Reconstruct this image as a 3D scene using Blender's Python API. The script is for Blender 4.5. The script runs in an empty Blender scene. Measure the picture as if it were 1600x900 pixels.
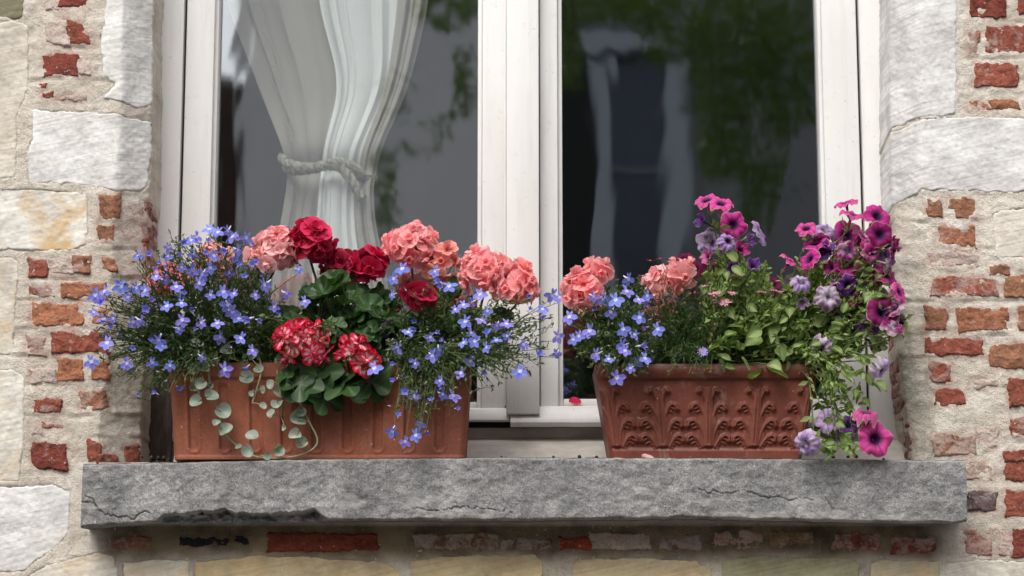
import bpy, bmesh, math, random
import numpy as np
from mathutils import Vector, Matrix

R = math.radians
random.seed(7)
rng = np.random.default_rng(7)
scene = bpy.context.scene
COL = scene.collection

# ------------------------------------------------------------------ camera
FPX = 3600.0                       # focal length in pixels of a 1600 px wide frame
PITCH = math.atan(0.187)
CP, SP = math.cos(PITCH), math.sin(PITCH)
CAM = Vector((0.0, -3.6 * CP, 2.30 - 3.6 * SP))
cam_data = bpy.data.cameras.new("camera")
cam_data.lens = 36.0 * FPX / 1600.0
cam_data.sensor_width = 36.0
cam_data.clip_start = 0.05
cam_data.clip_end = 300.0
cam_data.dof.use_dof = True
cam_data.dof.focus_distance = 3.56
cam_data.dof.aperture_fstop = 4.5
cam = bpy.data.objects.new("camera", cam_data)
COL.objects.link(cam)
cam.location = CAM
cam.rotation_euler = (math.pi / 2 + PITCH, 0, 0)
scene.camera = cam

# ------------------------------------------------------------------ sky and sun (overcast)
SUN_EL, SUN_ROT = R(52), R(200)
world = bpy.data.worlds.new("World")
scene.world = world
world.use_nodes = True
wn = world.node_tree
wn.nodes.clear()
w_out = wn.nodes.new("ShaderNodeOutputWorld")
w_bg = wn.nodes.new("ShaderNodeBackground")
w_sky = wn.nodes.new("ShaderNodeTexSky")
w_sky.sky_type = 'NISHITA'
w_sky.sun_disc = False
w_sky.sun_elevation = SUN_EL
w_sky.sun_rotation = SUN_ROT
w_sky.dust_density = 3.0
w_hsv = wn.nodes.new("ShaderNodeHueSaturation")
w_hsv.inputs["Saturation"].default_value = 0.22      # cloud cover: a nearly white sky
wn.links.new(w_sky.outputs[0], w_hsv.inputs["Color"])
wn.links.new(w_hsv.outputs[0], w_bg.inputs[0])
w_bg.inputs[1].default_value = 0.14
wn.links.new(w_bg.outputs[0], w_out.inputs[0])

sun_data = bpy.data.lights.new("sun", 'SUN')
sun_data.energy = 1.2
sun_data.angle = R(42)
sun_data.color = (1.0, 0.96, 0.90)
sun = bpy.data.objects.new("sun", sun_data)
COL.objects.link(sun)
sun.location = (-2, -6, 9)
to_sun = Vector((math.sin(SUN_ROT) * math.cos(SUN_EL), math.cos(SUN_ROT) * math.cos(SUN_EL), math.sin(SUN_EL)))
sun.rotation_euler = to_sun.to_track_quat('Z', 'Y').to_euler()

scene.view_settings.view_transform = 'Standard'
scene.view_settings.look = 'None'
scene.view_settings.exposure = 0.96
scene.view_settings.gamma = 1.0
scene.cycles.max_bounces = 8
scene.cycles.transparent_max_bounces = 16
scene.cycles.use_denoising = True


# ------------------------------------------------------------------ pixel -> place
def at(px, py, Y):
    """world point on the vertical plane y = Y that the photograph shows at (px, py)"""
    dx, dy = (px - 800.0) / FPX, (450.0 - py) / FPX
    d = Vector((dx, CP - dy * SP, SP + dy * CP))
    return CAM + d * ((Y - CAM.y) / d.y)


def at_np(px, py, Y):
    px, py = np.asarray(px, float), np.asarray(py, float)
    dx, dy = (px - 800.0) / FPX, (450.0 - py) / FPX
    ddy, ddz = CP - dy * SP, SP + dy * CP
    t = (Y - CAM.y) / ddy
    return np.stack([CAM.x + dx * t, np.broadcast_to(Y, t.shape) + 0.0 * t, CAM.z + ddz * t], -1)


GLASS_Y = 0.178


def refl(px, py, L):
    """place in the street, L metres in front of the wall, that the pane mirrors at (px, py)"""
    p = at(px, py, 2 * GLASS_Y + L)
    return Vector((p.x, -L, p.z))


# ------------------------------------------------------------------ noise
def _hash(ix, iy, seed):
    n = (ix * 374761393 + iy * 668265263 + seed * 974634557) & 0xFFFFFFFF
    n = ((n ^ (n >> 13)) * 1274126177) & 0xFFFFFFFF
    n = n ^ (n >> 16)
    return (n & 0xFFFF) / 65535.0


def vnoise(x, y, seed=0):
    x, y = np.asarray(x, float), np.asarray(y, float)
    fx, fy = np.floor(x), np.floor(y)
    ix, iy = fx.astype(np.int64), fy.astype(np.int64)
    tx, ty = x - fx, y - fy
    tx, ty = tx * tx * (3 - 2 * tx), ty * ty * (3 - 2 * ty)
    a, b = _hash(ix, iy, seed), _hash(ix + 1, iy, seed)
    c, d = _hash(ix, iy + 1, seed), _hash(ix + 1, iy + 1, seed)
    return (a + (b - a) * tx) * (1 - ty) + (c + (d - c) * tx) * ty - 0.5


def fbm(x, y, seed=0, octv=4, gain=0.5):
    s, amp = 0.0, 1.0
    for k in range(octv):
        s = s + amp * vnoise(np.asarray(x) * 2 ** k + 17.3 * k, np.asarray(y) * 2 ** k + 5.1 * k, seed + 31 * k)
        amp *= gain
    return s


def sstep(a, b, x):
    t = np.clip((x - a) / (b - a), 0, 1)
    return t * t * (3 - 2 * t)


# ------------------------------------------------------------------ scene helpers
WLOC = {}


def thing(name, label, cat, loc, group=None):
    o = bpy.data.objects.new(name, None)
    o.empty_display_size = 0.05
    COL.objects.link(o)
    o.location = loc
    WLOC[o.name] = Vector(loc)
    tag(o, label, cat, group)
    return o


def tag(o, label=None, cat=None, group=None, kind=None):
    if label: o["label"] = label
    if cat: o["category"] = cat
    if group: o["group"] = group
    if kind: o["kind"] = kind
    return o


def link(name, mesh, parent=None, loc=(0, 0, 0), rot=None, scale=1.0, color=None, kind=None):
    """one mesh object; loc is in world space, parents are never rotated"""
    o = bpy.data.objects.new(name, mesh)
    COL.objects.link(o)
    loc = Vector(loc)
    base = loc.copy()
    if parent is not None:
        o.parent = parent
        loc = loc - WLOC[parent.name]
    m = Matrix.Translation(loc)
    if rot is not None:
        m = m @ rot.to_4x4()
    sc = Vector((scale, scale, scale)) if not hasattr(scale, "__len__") else Vector(scale)
    o.matrix_basis = m @ Matrix.Diagonal(sc.to_4d())
    WLOC[o.name] = base
    if color is not None:
        o.color = color
    if kind: o["kind"] = kind
    return o


def frame_of(normal, up=(0, 0, 1), spin=0.0):
    """rotation whose local Z is `normal` and whose local Y is as close to `up` as it can be"""
    z = Vector(normal).normalized()
    u = Vector(up)
    y = u - z * u.dot(z)
    if y.length < 1e-4:
        y = Vector((1, 0, 0)) - z * z.x
    y.normalize()
    x = y.cross(z)
    m = Matrix((x, y, z)).transposed()
    return m @ Matrix.Rotation(spin, 3, 'Z')


class MB:
    """collects faces for one mesh object"""
    def __init__(self):
        self.v, self.f, self.m, self.a = [], [], [], []

    def add(self, vs, fs, mat=0, at_=None):
        b = len(self.v)
        self.v.extend([tuple(p) for p in vs])
        self.a.extend(at_ if at_ is not None else [(0.0, 0.0, 0.0)] * len(vs))
        for f in fs:
            self.f.append(tuple(b + i for i in f))
            self.m.append(mat)

    def tube(self, pts, rad, sides=4, mat=0, cap=True):
        n = len(pts)
        if not hasattr(rad, "__len__"): rad = [rad] * n
        vs = []
        ref = None
        for i, p in enumerate(pts):
            p = Vector(p)
            t = Vector(pts[min(i + 1, n - 1)]) - Vector(pts[max(i - 1, 0)])
            if t.length < 1e-9: t = Vector((0, 0, 1))
            t.normalize()
            if ref is None:
                ref = Vector((1, 0, 0)) if abs(t.x) < 0.9 else Vector((0, 1, 0))
            a = (ref - t * ref.dot(t))
            a = a.normalized() if a.length > 1e-6 else t.orthogonal().normalized()
            ref = a
            b = t.cross(a)
            for k in range(sides):
                th = 2 * math.pi * k / sides
                vs.append(p + (a * math.cos(th) + b * math.sin(th)) * rad[i])
        fs = []
        for i in range(n - 1):
            for k in range(sides):
                k2 = (k + 1) % sides
                fs.append((i * sides + k, i * sides + k2, (i + 1) * sides + k2, (i + 1) * sides + k))
        if cap:
            fs.append(tuple(range(sides))[::-1])
            fs.append(tuple((n - 1) * sides + k for k in range(sides)))
        self.add(vs, fs, mat)

    def box(self, p0, p1, mat=0):
        x0, y0, z0 = p0
        x1, y1, z1 = p1
        vs = [(x0, y0, z0), (x1, y0, z0), (x1, y1, z0), (x0, y1, z0), (x0, y0, z1), (x1, y0, z1), (x1, y1, z1), (x0, y1, z1)]
        fs = [(0, 3, 2, 1), (4, 5, 6, 7), (0, 1, 5, 4), (1, 2, 6, 5), (2, 3, 7, 6), (3, 0, 4, 7)]
        self.add(vs, fs, mat)

    def mesh(self, name, mats, smooth=True, bevel=0.0, origin=None):
        me = bpy.data.meshes.new(name)
        vs = self.v
        if origin is not None:
            ox, oy, oz = origin
            vs = [(x - ox, y - oy, z - oz) for x, y, z in vs]
        me.from_pydata(vs, [], self.f)
        for m in (mats if isinstance(mats, (list, tuple)) else [mats]):
            me.materials.append(m)
        me.polygons.foreach_set("material_index", self.m)
        if smooth:
            me.polygons.foreach_set("use_smooth", [True] * len(self.f))
        att = me.attributes.new("pc", 'FLOAT_COLOR', 'POINT')
        arr = np.ones((len(vs), 4), np.float32)
        arr[:, :3] = np.array(self.a, np.float32).reshape(-1, 3) if len(vs) else 0
        att.data.foreach_set("color", arr.ravel())
        if bevel > 0:
            bm = bmesh.new()
            bm.from_mesh(me)
            bmesh.ops.bevel(bm, geom=list(bm.edges), offset=bevel, segments=2, affect='EDGES', profile=0.6)
            bm.to_mesh(me)
            bm.free()
            me.polygons.foreach_set("use_smooth", [True] * len(me.polygons))
            me.set_sharp_from_angle(angle=R(50))
        me.update()
        return me


def grid_mesh(name, P, keep, mats, smooth=True, origin=(0, 0, 0), att=None, flip=False):
    """P: (nv, nu, 3) array of points; keep: (nv-1, nu-1) mask of faces"""
    nv, nu = P.shape[:2]
    idx = np.arange(nv * nu).reshape(nv, nu)
    q = np.stack([idx[:-1, :-1], idx[1:, :-1], idx[1:, 1:], idx[:-1, 1:]], -1)[keep]
    if flip: q = q[:, ::-1]
    used = np.unique(q)
    remap = -np.ones(nv * nu, np.int64)
    remap[used] = np.arange(len(used))
    V = P.reshape(-1, 3)[used] - np.array(origin)
    me = bpy.data.meshes.new(name)
    me.from_pydata(V.tolist(), [], remap[q].tolist())
    for m in (mats if isinstance(mats, (list, tuple)) else [mats]):
        me.materials.append(m)
    if smooth:
        me.polygons.foreach_set("use_smooth", [True] * len(me.polygons))
    if att is not None:
        a = me.attributes.new("pc", 'FLOAT_COLOR', 'POINT')
        arr = np.ones((len(used), 4), np.float32)
        arr[:, :3] = att.reshape(-1, 3)[used]
        a.data.foreach_set("color", arr.ravel())
    me.update()
    return me


# ------------------------------------------------------------------ materials
def srgb(r, g, b):
    f = lambda c: (c / 255 / 12.92) if c / 255 <= 0.04045 else ((c / 255 + 0.055) / 1.055) ** 2.4
    return (f(r), f(g), f(b), 1.0)


class NT:
    def __init__(self, name):
        self.mat = bpy.data.materials.new(name)
        self.mat.use_nodes = True
        self.t = self.mat.node_tree
        self.t.nodes.clear()
        self.out = self.n("ShaderNodeOutputMaterial")

    def n(self, typ, **kw):
        nd = self.t.nodes.new(typ)
        for k, v in kw.items():
            if k.startswith("i_"):
                nd.inputs[k[2:].replace("_", " ")].default_value = v
            else:
                setattr(nd, k, v)
        return nd

    def l(self, a, b):
        self.t.links.new(a, b)

    def coord(self, kind="Object", scale=(1, 1, 1), rot=(0, 0, 0)):
        c = self.n("ShaderNodeTexCoord")
        m = self.n("ShaderNodeMapping")
        m.inputs["Scale"].default_value = scale
        m.inputs["Rotation"].default_value = rot
        self.l(c.outputs[kind], m.inputs["Vector"])
        return m.outputs[0]

    def geo_pos(self, scale=(1, 1, 1), rot=(0, 0, 0)):
        c = self.n("ShaderNodeNewGeometry")
        m = self.n("ShaderNodeMapping")
        m.inputs["Scale"].default_value = scale
        m.inputs["Rotation"].default_value = rot
        self.l(c.outputs["Position"], m.inputs["Vector"])
        return m.outputs[0]

    def noise(self, vec, scale, detail=4, rough=0.55, dist=0.0):
        nd = self.n("ShaderNodeTexNoise")
        nd.inputs["Scale"].default_value = scale
        nd.inputs["Detail"].default_value = detail
        nd.inputs["Roughness"].default_value = rough
        nd.inputs["Distortion"].default_value = dist
        if vec is not None: self.l(vec, nd.inputs["Vector"])
        return nd.outputs["Fac"]

    def ramp(self, fac, stops, interp='LINEAR'):
        nd = self.n("ShaderNodeValToRGB")
        nd.color_ramp.interpolation = interp
        el = nd.color_ramp.elements
        while len(el) < len(stops): el.new(0.5)
        for e, (p, c) in zip(el, stops):
            e.position = p
            e.color = c if hasattr(c, "__len__") else (c, c, c, 1)
        self.l(fac, nd.inputs["Fac"])
        return nd.outputs["Color"]

    def mix(self, fac, a, b, mode='MIX'):
        nd = self.n("ShaderNodeMix", data_type='RGBA', blend_type=mode)
        for s, v in ((nd.inputs[0], fac), (nd.inputs[6], a), (nd.inputs[7], b)):
            if hasattr(v, "is_output"): self.l(v, s)
            else: s.default_value = v
        return nd.outputs[2]

    def math(self, op, a, b=0.5, clamp=False):
        nd = self.n("ShaderNodeMath", operation=op, use_clamp=clamp)
        for s, v in ((nd.inputs[0], a), (nd.inputs[1], b)):
            if hasattr(v, "is_output"): self.l(v, s)
            else: s.default_value = v
        return nd.outputs[0]

    def bump(self, height, strength=0.5, dist=0.002, prev=None):
        nd = self.n("ShaderNodeBump")
        nd.inputs["Strength"].default_value = strength
        nd.inputs["Distance"].default_value = dist
        self.l(height, nd.inputs["Height"])
        if prev is not None: self.l(prev, nd.inputs["Normal"])
        return nd.outputs[0]

    def finish(self, col, rough=0.8, normal=None, spec=0.3, trans=None, trans_fac=0.3):
        p = self.n("ShaderNodeBsdfPrincipled")
        if hasattr(col, "is_output"): self.l(col, p.inputs["Base Color"])
        else: p.inputs["Base Color"].default_value = col
        if hasattr(rough, "is_output"): self.l(rough, p.inputs["Roughness"])
        else: p.inputs["Roughness"].default_value = rough
        p.inputs["Specular IOR Level"].default_value = spec
        if normal is not None: self.l(normal, p.inputs["Normal"])
        sh = p.outputs[0]
        if trans is not None:
            t = self.n("ShaderNodeBsdfTranslucent")
            if hasattr(trans, "is_output"): self.l(trans, t.inputs[0])
            else: t.inputs[0].default_value = trans
            m = self.n("ShaderNodeMixShader")
            m.inputs[0].default_value = trans_fac
            self.l(sh, m.inputs[1])
            self.l(t.outputs[0], m.inputs[2])
            sh = m.outputs[0]
        self.l(sh, self.out.inputs["Surface"])
        return self.mat


def objcol(t):
    nd = t.n("ShaderNodeObjectInfo")
    return nd.outputs["Color"], nd.outputs["Alpha"], nd.outputs["Random"]


def pc(t):
    nd = t.n("ShaderNodeAttribute", attribute_name="pc")
    s = t.n("ShaderNodeSeparateColor")
    t.l(nd.outputs["Color"], s.inputs[0])
    return s.outputs[0], s.outputs[1], s.outputs[2]


M = {}


def build_materials():
    # --- mortar: object colour tints it
    t = NT("mortar")
    oc, oa, orr = objcol(t)
    p = t.geo_pos()
    n1 = t.noise(p, 14, 5, 0.6)
    n2 = t.noise(p, 120, 4, 0.65)
    n3 = t.noise(p, 520, 3, 0.6)
    c = t.mix(t.ramp(n1, [(0.3, 0.0), (0.7, 1.0)]), (0.78, 0.74, 0.70, 1), (1.12, 1.12, 1.12, 1))
    c = t.mix(0.55, c, t.ramp(n2, [(0.28, 0.62), (0.5, 1.0), (0.75, 1.12)]), 'MULTIPLY')
    c = t.mix(1.0, oc, c, 'MULTIPLY')
    r_, e_, x_ = pc(t)
    c = t.mix(t.math('MULTIPLY', r_, t.ramp(t.noise(p, 45, 4, 0.65), [(0.42, 0.0), (0.62, 0.75)])), c, (0.40, 0.235, 0.19, 1))
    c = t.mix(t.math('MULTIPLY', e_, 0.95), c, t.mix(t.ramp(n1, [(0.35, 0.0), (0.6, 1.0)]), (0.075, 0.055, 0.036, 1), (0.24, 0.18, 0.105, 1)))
    spk = t.ramp(t.noise(p, 260, 2, 0.5), [(0.68, 0.0), (0.72, 1.0)])
    c = t.mix(t.math('MULTIPLY', spk, 0.45), c, (0.16, 0.14, 0.12, 1))
    wsp = t.ramp(t.noise(p, 190, 2, 0.5), [(0.70, 0.0), (0.74, 1.0)])
    c = t.mix(t.math('MULTIPLY', wsp, 0.5), c, (0.85, 0.84, 0.8, 1))
    b = t.bump(n2, 0.75, 0.005)
    b = t.bump(n3, 0.9, 0.003, b)
    M['mortar'] = t.finish(c, 0.95, b, 0.15)

    # --- brick: object colour = clay, alpha = share of lime smeared over it
    t = NT("brick_clay")
    oc, oa, orr = objcol(t)
    p = t.geo_pos()
    n1 = t.noise(p, 55, 5, 0.65)
    n2 = t.noise(p, 260, 4, 0.6)
    c = t.mix(1.0, oc, t.ramp(n1, [(0.25, (0.45, 0.40, 0.40, 1)), (0.5, (1, 1, 1, 1)), (0.78, (1.35, 1.3, 1.25, 1))]), 'MULTIPLY')
    c = t.mix(0.6, c, t.ramp(n2, [(0.3, 0.45), (0.55, 1.0)]), 'MULTIPLY')
    big = t.noise(p, 38, 6, 0.7, 0.4)
    thr = t.math('SUBTRACT', 1.02, oa)
    fac = t.math('SUBTRACT', big, t.math('MULTIPLY', thr, 0.72))
    sm = t.ramp(fac, [(0.0, 0.0), (0.09, 1.0)])
    veil = t.ramp(fac, [(-0.0, 0.0), (0.3, 0.55)])
    lime = t.mix(t.ramp(n2, [(0.35, 0.0), (0.7, 1.0)]), (0.44, 0.39, 0.34, 1), (0.62, 0.57, 0.52, 1))
    pink = t.mix(0.45, lime, oc)
    c = t.mix(t.math('MULTIPLY', sm, 0.55), c, pink)
    c = t.mix(t.math('MULTIPLY', veil, oa, ), c, lime)
    wsp = t.ramp(t.noise(p, 130, 3, 0.6), [(0.66, 0.0), (0.71, 1.0)])
    c = t.mix(t.math('MULTIPLY', wsp, 0.55), c, (0.55, 0.52, 0.48, 1))
    b = t.bump(n1, 0.7, 0.006)
    b = t.bump(n2, 0.7, 0.003, b)
    M['brick'] = t.finish(c, 0.92, b, 0.15)

    # --- limewashed stone: object colour = tint, alpha = direction of the tooling
    t = NT("limewashed_stone")
    oc, oa, orr = objcol(t)
    p = t.geo_pos()
    n1 = t.noise(p, 18, 6, 0.65)
    n2 = t.noise(p, 150, 5, 0.65)
    pr = t.geo_pos((1, 1, 1), (0, R(12), 0))
    pst = t.n("ShaderNodeMapping")
    pst.inputs["Scale"].default_value = (7, 7, 260)
    t.l(pr, pst.inputs["Vector"])
    tool = t.noise(pst.outputs[0], 1.0, 4, 0.55, 0.5)
    c = t.mix(t.ramp(n1, [(0.32, 0.0), (0.62, 1.0)]), (0.70, 0.68, 0.66, 1), (1.04, 1.04, 1.03, 1))
    c = t.mix(0.5, c, t.ramp(tool, [(0.32, 0.62), (0.52, 1.0), (0.8, 1.08)]), 'MULTIPLY')
    c = t.mix(0.35, c, t.ramp(n2, [(0.3, 0.6), (0.5, 1.0), (0.8, 1.08)]), 'MULTIPLY')
    c = t.mix(1.0, oc, c, 'MULTIPLY')
    pit = t.ramp(t.noise(p, 75, 3, 0.6), [(0.70, 0.0), (0.735, 1.0)])
    c = t.mix(t.math('MULTIPLY', pit, 0.6), c, (0.23, 0.21, 0.19, 1))
    # ochre bleed on stones that carry it (alpha below one)
    och = t.math('MULTIPLY', t.ramp(t.noise(p, 16, 4, 0.6), [(0.45, 0.0), (0.62, 1.0)]), t.math('SUBTRACT', 1.0, oa))
    c = t.mix(och, c, (0.52, 0.35, 0.16, 1))
    b = t.bump(tool, 0.4, 0.0014)
    b = t.bump(n2, 0.4, 0.0012, b)
    b = t.bump(pit, -0.6, 0.003, b)
    M['stone'] = t.finish(c, 0.9, b, 0.15)

    # --- sill bluestone
    t = NT("bluestone")
    p = t.geo_pos()
    r_, e_, x_ = pc(t)
    n1 = t.noise(p, 9, 6, 0.65)
    n2 = t.noise(p, 90, 5, 0.7)
    n3 = t.noise(p, 420, 4, 0.7)
    c = t.ramp(n1, [(0.3, (0.155, 0.152, 0.15, 1)), (0.5, (0.215, 0.211, 0.208, 1)), (0.72, (0.32, 0.315, 0.31, 1))])
    c = t.mix(0.6, c, t.ramp(n2, [(0.3, 0.6), (0.5, 1.05), (0.72, 1.45)]), 'MULTIPLY')
    c = t.mix(0.75, c, t.ramp(n3, [(0.34, 0.42), (0.5, 1.0), (0.68, 1.7)]), 'MULTIPLY')
    sp = t.geo_pos((1, 1, 1.8), (0, R(25), 0))
    spk = t.ramp(t.noise(sp, 95, 3, 0.55, 0.6), [(0.665, 0.0), (0.72, 1.0)])
    c = t.mix(t.math('MULTIPLY', spk, 0.6), c, (0.55, 0.54, 0.52, 1))
    stn = t.ramp(t.noise(t.geo_pos((1, 1, 0.12)), 16, 4, 0.6), [(0.42, 0.62), (0.62, 1.1)])
    c = t.mix(0.55, c, stn, 'MULTIPLY')
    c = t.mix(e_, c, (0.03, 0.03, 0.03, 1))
    c = t.mix(x_, c, (0.40, 0.39, 0.37, 1))
    b = t.bump(n2, 0.7, 0.004)
    b = t.bump(n3, 0.8, 0.002, b)
    M['bluestone'] = t.finish(c, 0.85, b, 0.25)

    # --- terracotta
    for nm, base, dark, ef, rgh in (("terracotta", (0.29, 0.088, 0.043, 1), (0.19, 0.054, 0.028, 1), 0.2, 0.65),
                               ("dark_terracotta", (0.185, 0.047, 0.025, 1), (0.100, 0.025, 0.014, 1), 0.35, 0.48)):
        t = NT(nm)
        p = t.geo_pos()
        n1 = t.noise(p, 16, 5, 0.6)
        n2 = t.noise(p, 240, 4, 0.6)
        c = t.mix(t.ramp(n1, [(0.32, 0.0), (0.68, 1.0)]), dark, base)
        c = t.mix(0.5, c, t.ramp(n2, [(0.3, 0.6), (0.6, 1.15)]), 'MULTIPLY')
        wv = t.ramp(t.noise(t.geo_pos((1, 1, 0.45)), 42, 4, 0.6, 0.5), [(0.60, 0.0), (0.75, 1.0)])
        c = t.mix(t.math('MULTIPLY', wv, ef), c, (0.42, 0.30, 0.25, 1))
        sp = t.ramp(t.noise(p, 150, 2, 0.5), [(0.73, 0.0), (0.76, 1.0)])
        c = t.mix(t.math('MULTIPLY', sp, 0.5), c, (0.6, 0.55, 0.5, 1))
        b = t.bump(n2, 0.3, 0.0012)
        M[nm] = t.finish(c, t.ramp(n1, [(0.3, rgh - 0.1), (0.7, rgh + 0.15)]), b, 0.4)

    # --- window paint
    t = NT("cream_paint")
    p = t.geo_pos()
    n1 = t.noise(t.geo_pos((1, 1, 0.25)), 10, 5, 0.6)
    n2 = t.noise(p, 60, 4, 0.6)
    c = t.mix(t.ramp(n1, [(0.3, 0.0), (0.65, 1.0)]), (0.64, 0.625, 0.60, 1), (0.73, 0.72, 0.70, 1))
    c = t.mix(t.math('MULTIPLY', t.ramp(n2, [(0.62, 0.0), (0.8, 1.0)]), 0.25), c, (0.40, 0.36, 0.31, 1))
    run = t.ramp(t.noise(t.geo_pos((1, 1, 0.06)), 55, 4, 0.65), [(0.55, 0.0), (0.78, 1.0)])
    c = t.mix(t.math('MULTIPLY', run, 0.30), c, (0.42, 0.39, 0.345, 1))
    dot = t.ramp(t.noise(p, 170, 2, 0.5), [(0.72, 0.0), (0.75, 1.0)])
    c = t.mix(t.math('MULTIPLY', dot, 0.5), c, (0.30, 0.27, 0.23, 1))
    b = t.bump(t.noise(p, 30, 3, 0.5), 0.15, 0.002)
    M['paint'] = t.finish(c, 0.42, b, 0.4)
    t = NT("weathered_paint")
    p = t.geo_pos()
    n1 = t.noise(t.geo_pos((0.5, 1, 1)), 30, 6, 0.65)
    c = t.mix(t.ramp(n1, [(0.35, 0.0), (0.65, 1.0)]), (0.40, 0.355, 0.30, 1), (0.62, 0.585, 0.53, 1))
    M['paint_old'] = t.finish(c, 0.6, t.bump(n1, 0.2, 0.002), 0.3)
    t = NT("rubber_seal")
    M['seal'] = t.finish((0.02, 0.02, 0.02, 1), 0.6)

    # --- glass
    t = NT("window_glass")
    lw = t.n("ShaderNodeLayerWeight")
    lw.inputs["Blend"].default_value = 0.5
    fr = t.math('ADD', t.math('MULTIPLY', t.math('POWER', lw.outputs["Facing"], 5.0), 0.815), 0.185)
    wv = t.noise(t.geo_pos((1.0, 1, 0.45)), 7, 2, 0.5, 0.4)
    bp = t.bump(wv, 0.055, 0.01)
    g = t.n("ShaderNodeBsdfGlossy")
    g.inputs["Roughness"].default_value = 0.02
    g.inputs["Color"].default_value = (0.95, 0.97, 1.0, 1)
    t.l(bp, g.inputs["Normal"])
    tr = t.n("ShaderNodeBsdfTransparent")
    tr.inputs[0].default_value = (0.96, 0.98, 0.97, 1)
    mx = t.n("ShaderNodeMixShader")
    t.l(fr, mx.inputs[0])
    t.l(tr.outputs[0], mx.inputs[1])
    t.l(g.outputs[0], mx.inputs[2])
    t.l(mx.outputs[0], t.out.inputs["Surface"])
    M['glass'] = t.mat

    # --- cloth
    for nm, c0 in (("white_cloth", (0.92, 0.92, 0.92, 1)), ("beige_cloth", (0.46, 0.425, 0.395, 1))):
        t = NT(nm)
        p = t.geo_pos()
        wv = t.noise(t.geo_pos((1400, 1400, 200)), 1, 2, 0.5)
        c = t.mix(0.25, c0, t.ramp(wv, [(0.3, 0.75), (0.7, 1.05)]), 'MULTIPLY')
        M[nm] = t.finish(c, 0.9, t.bump(wv, 0.1, 0.0005), 0.1, c0, 0.12)
    t = NT("rope")
    p = t.geo_pos()
    c = t.mix(t.ramp(t.noise(p, 180, 3, 0.6), [(0.35, 0.0), (0.65, 1.0)]), (0.16, 0.15, 0.12, 1), (0.50, 0.47, 0.40, 1))
    M['rope'] = t.finish(c, 0.9, t.bump(t.noise(p, 600, 2), 0.5, 0.002), 0.1)
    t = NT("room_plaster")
    t2 = NT('jamb_shade_brown')
    M['rot'] = t2.finish(t2.mix(t2.ramp(t2.noise(t2.geo_pos((1, 1, 0.2)), 40, 5, 0.7), [(0.35, 0.0), (0.65, 1.0)]), (0.03, 0.022, 0.017, 1), (0.11, 0.085, 0.068, 1)), 0.85)  # dark brown that paints the shade between trough and jamb
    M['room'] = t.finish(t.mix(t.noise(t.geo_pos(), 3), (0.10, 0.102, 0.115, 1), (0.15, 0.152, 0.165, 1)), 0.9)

    # --- leaves
    def leafmat(nm, c_dark, c_light, rough, spec, tr, vein=(0.5, 0.6, 0.4, 1), vein_k=0.0, zone=None):
        t = NT(nm)
        r_, e_, x_ = pc(t)
        nd = t.n("ShaderNodeObjectInfo")
        rnd = nd.outputs["Random"]
        p = t.geo_pos()
        n1 = t.noise(p, 60, 4, 0.6)
        k = t.math('ADD', t.math('MULTIPLY', n1, 0.55), t.math('MULTIPLY', t.math('ADD', rnd, x_), 0.30))
        c = t.mix(t.ramp(k, [(0.2, 0.0), (0.75, 1.0)]), c_dark, c_light)
        if vein_k: c = t.mix(t.math('MULTIPLY', e_, vein_k), c, vein)
        if zone: c = t.mix(t.math('MULTIPLY', t.ramp(r_, [(0.35, 0.0), (0.5, 1.0), (0.62, 1.0), (0.75, 0.0)]), 0.35), c, zone)
        b = t.bump(t.noise(p, 220, 3, 0.6), 0.25, 0.0012)
        return t.finish(c, rough, b, spec, t.mix(1.0, c, (1.6, 1.9, 0.7, 1), 'MULTIPLY'), tr)
    M['geranium_leaf'] = leafmat("geranium_leaf", (0.011, 0.030, 0.008, 1), (0.034, 0.080, 0.020, 1), 0.46, 0.32, 0.18,
                                 (0.13, 0.20, 0.09, 1), 0.5)
    M['lobelia_leaf'] = leafmat("lobelia_leaf", (0.024, 0.045, 0.014, 1), (0.105, 0.160, 0.055, 1), 0.5, 0.35, 0.22)
    M['petunia_leaf'] = leafmat("petunia_leaf", (0.070, 0.115, 0.028, 1), (0.250, 0.330, 0.110, 1), 0.55, 0.3, 0.3,
                                (0.32, 0.40, 0.18, 1), 0.5)
    M['daisy_leaf'] = leafmat("daisy_leaf", (0.026, 0.055, 0.018, 1), (0.075, 0.135, 0.045, 1), 0.6, 0.25, 0.22)
    M['silver_leaf'] = leafmat("silver_leaf", (0.12, 0.16, 0.12, 1), (0.29, 0.34, 0.28, 1), 0.6, 0.3, 0.15,
                               (0.5, 0.55, 0.45, 1), 0.3)
    M['silver_stem'] = leafmat("silver_stem", (0.17, 0.19, 0.10, 1), (0.34, 0.36, 0.22, 1), 0.6, 0.3, 0.1)
    M['stem'] = leafmat("green_stem", (0.045, 0.075, 0.022, 1), (0.13, 0.17, 0.06, 1), 0.55, 0.3, 0.1)
    M['dry'] = leafmat("dry_leaf", (0.16, 0.08, 0.03, 1), (0.42, 0.28, 0.14, 1), 0.8, 0.15, 0.2)
    M['tree_leaf'] = leafmat("tree_leaf", (0.020, 0.042, 0.008, 1), (0.075, 0.12, 0.022, 1), 0.5, 0.3, 0.25)
    t = NT("spent_petal")
    M['spent'] = t.finish(t.mix(t.noise(t.geo_pos(), 200), (0.10, 0.08, 0.16, 1), (0.55, 0.48, 0.44, 1)), 0.8)

    # --- petals (object colour is the flower's own colour; pc = radius, edge, vein)
    t = NT("geranium_petal")
    oc, oa, orr = objcol(t)
    r_, e_, x_ = pc(t)
    c = t.mix(t.math('MULTIPLY', t.ramp(r_, [(0.0, 1.0), (0.5, 0.0)]), 0.42), oc, t.mix(0.5, oc, (0.9, 0.16, 0.03, 1)))
    c = t.mix(t.math('MULTIPLY', e_, 0.45), c, (0.98, 0.66, 0.63, 1))
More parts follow.
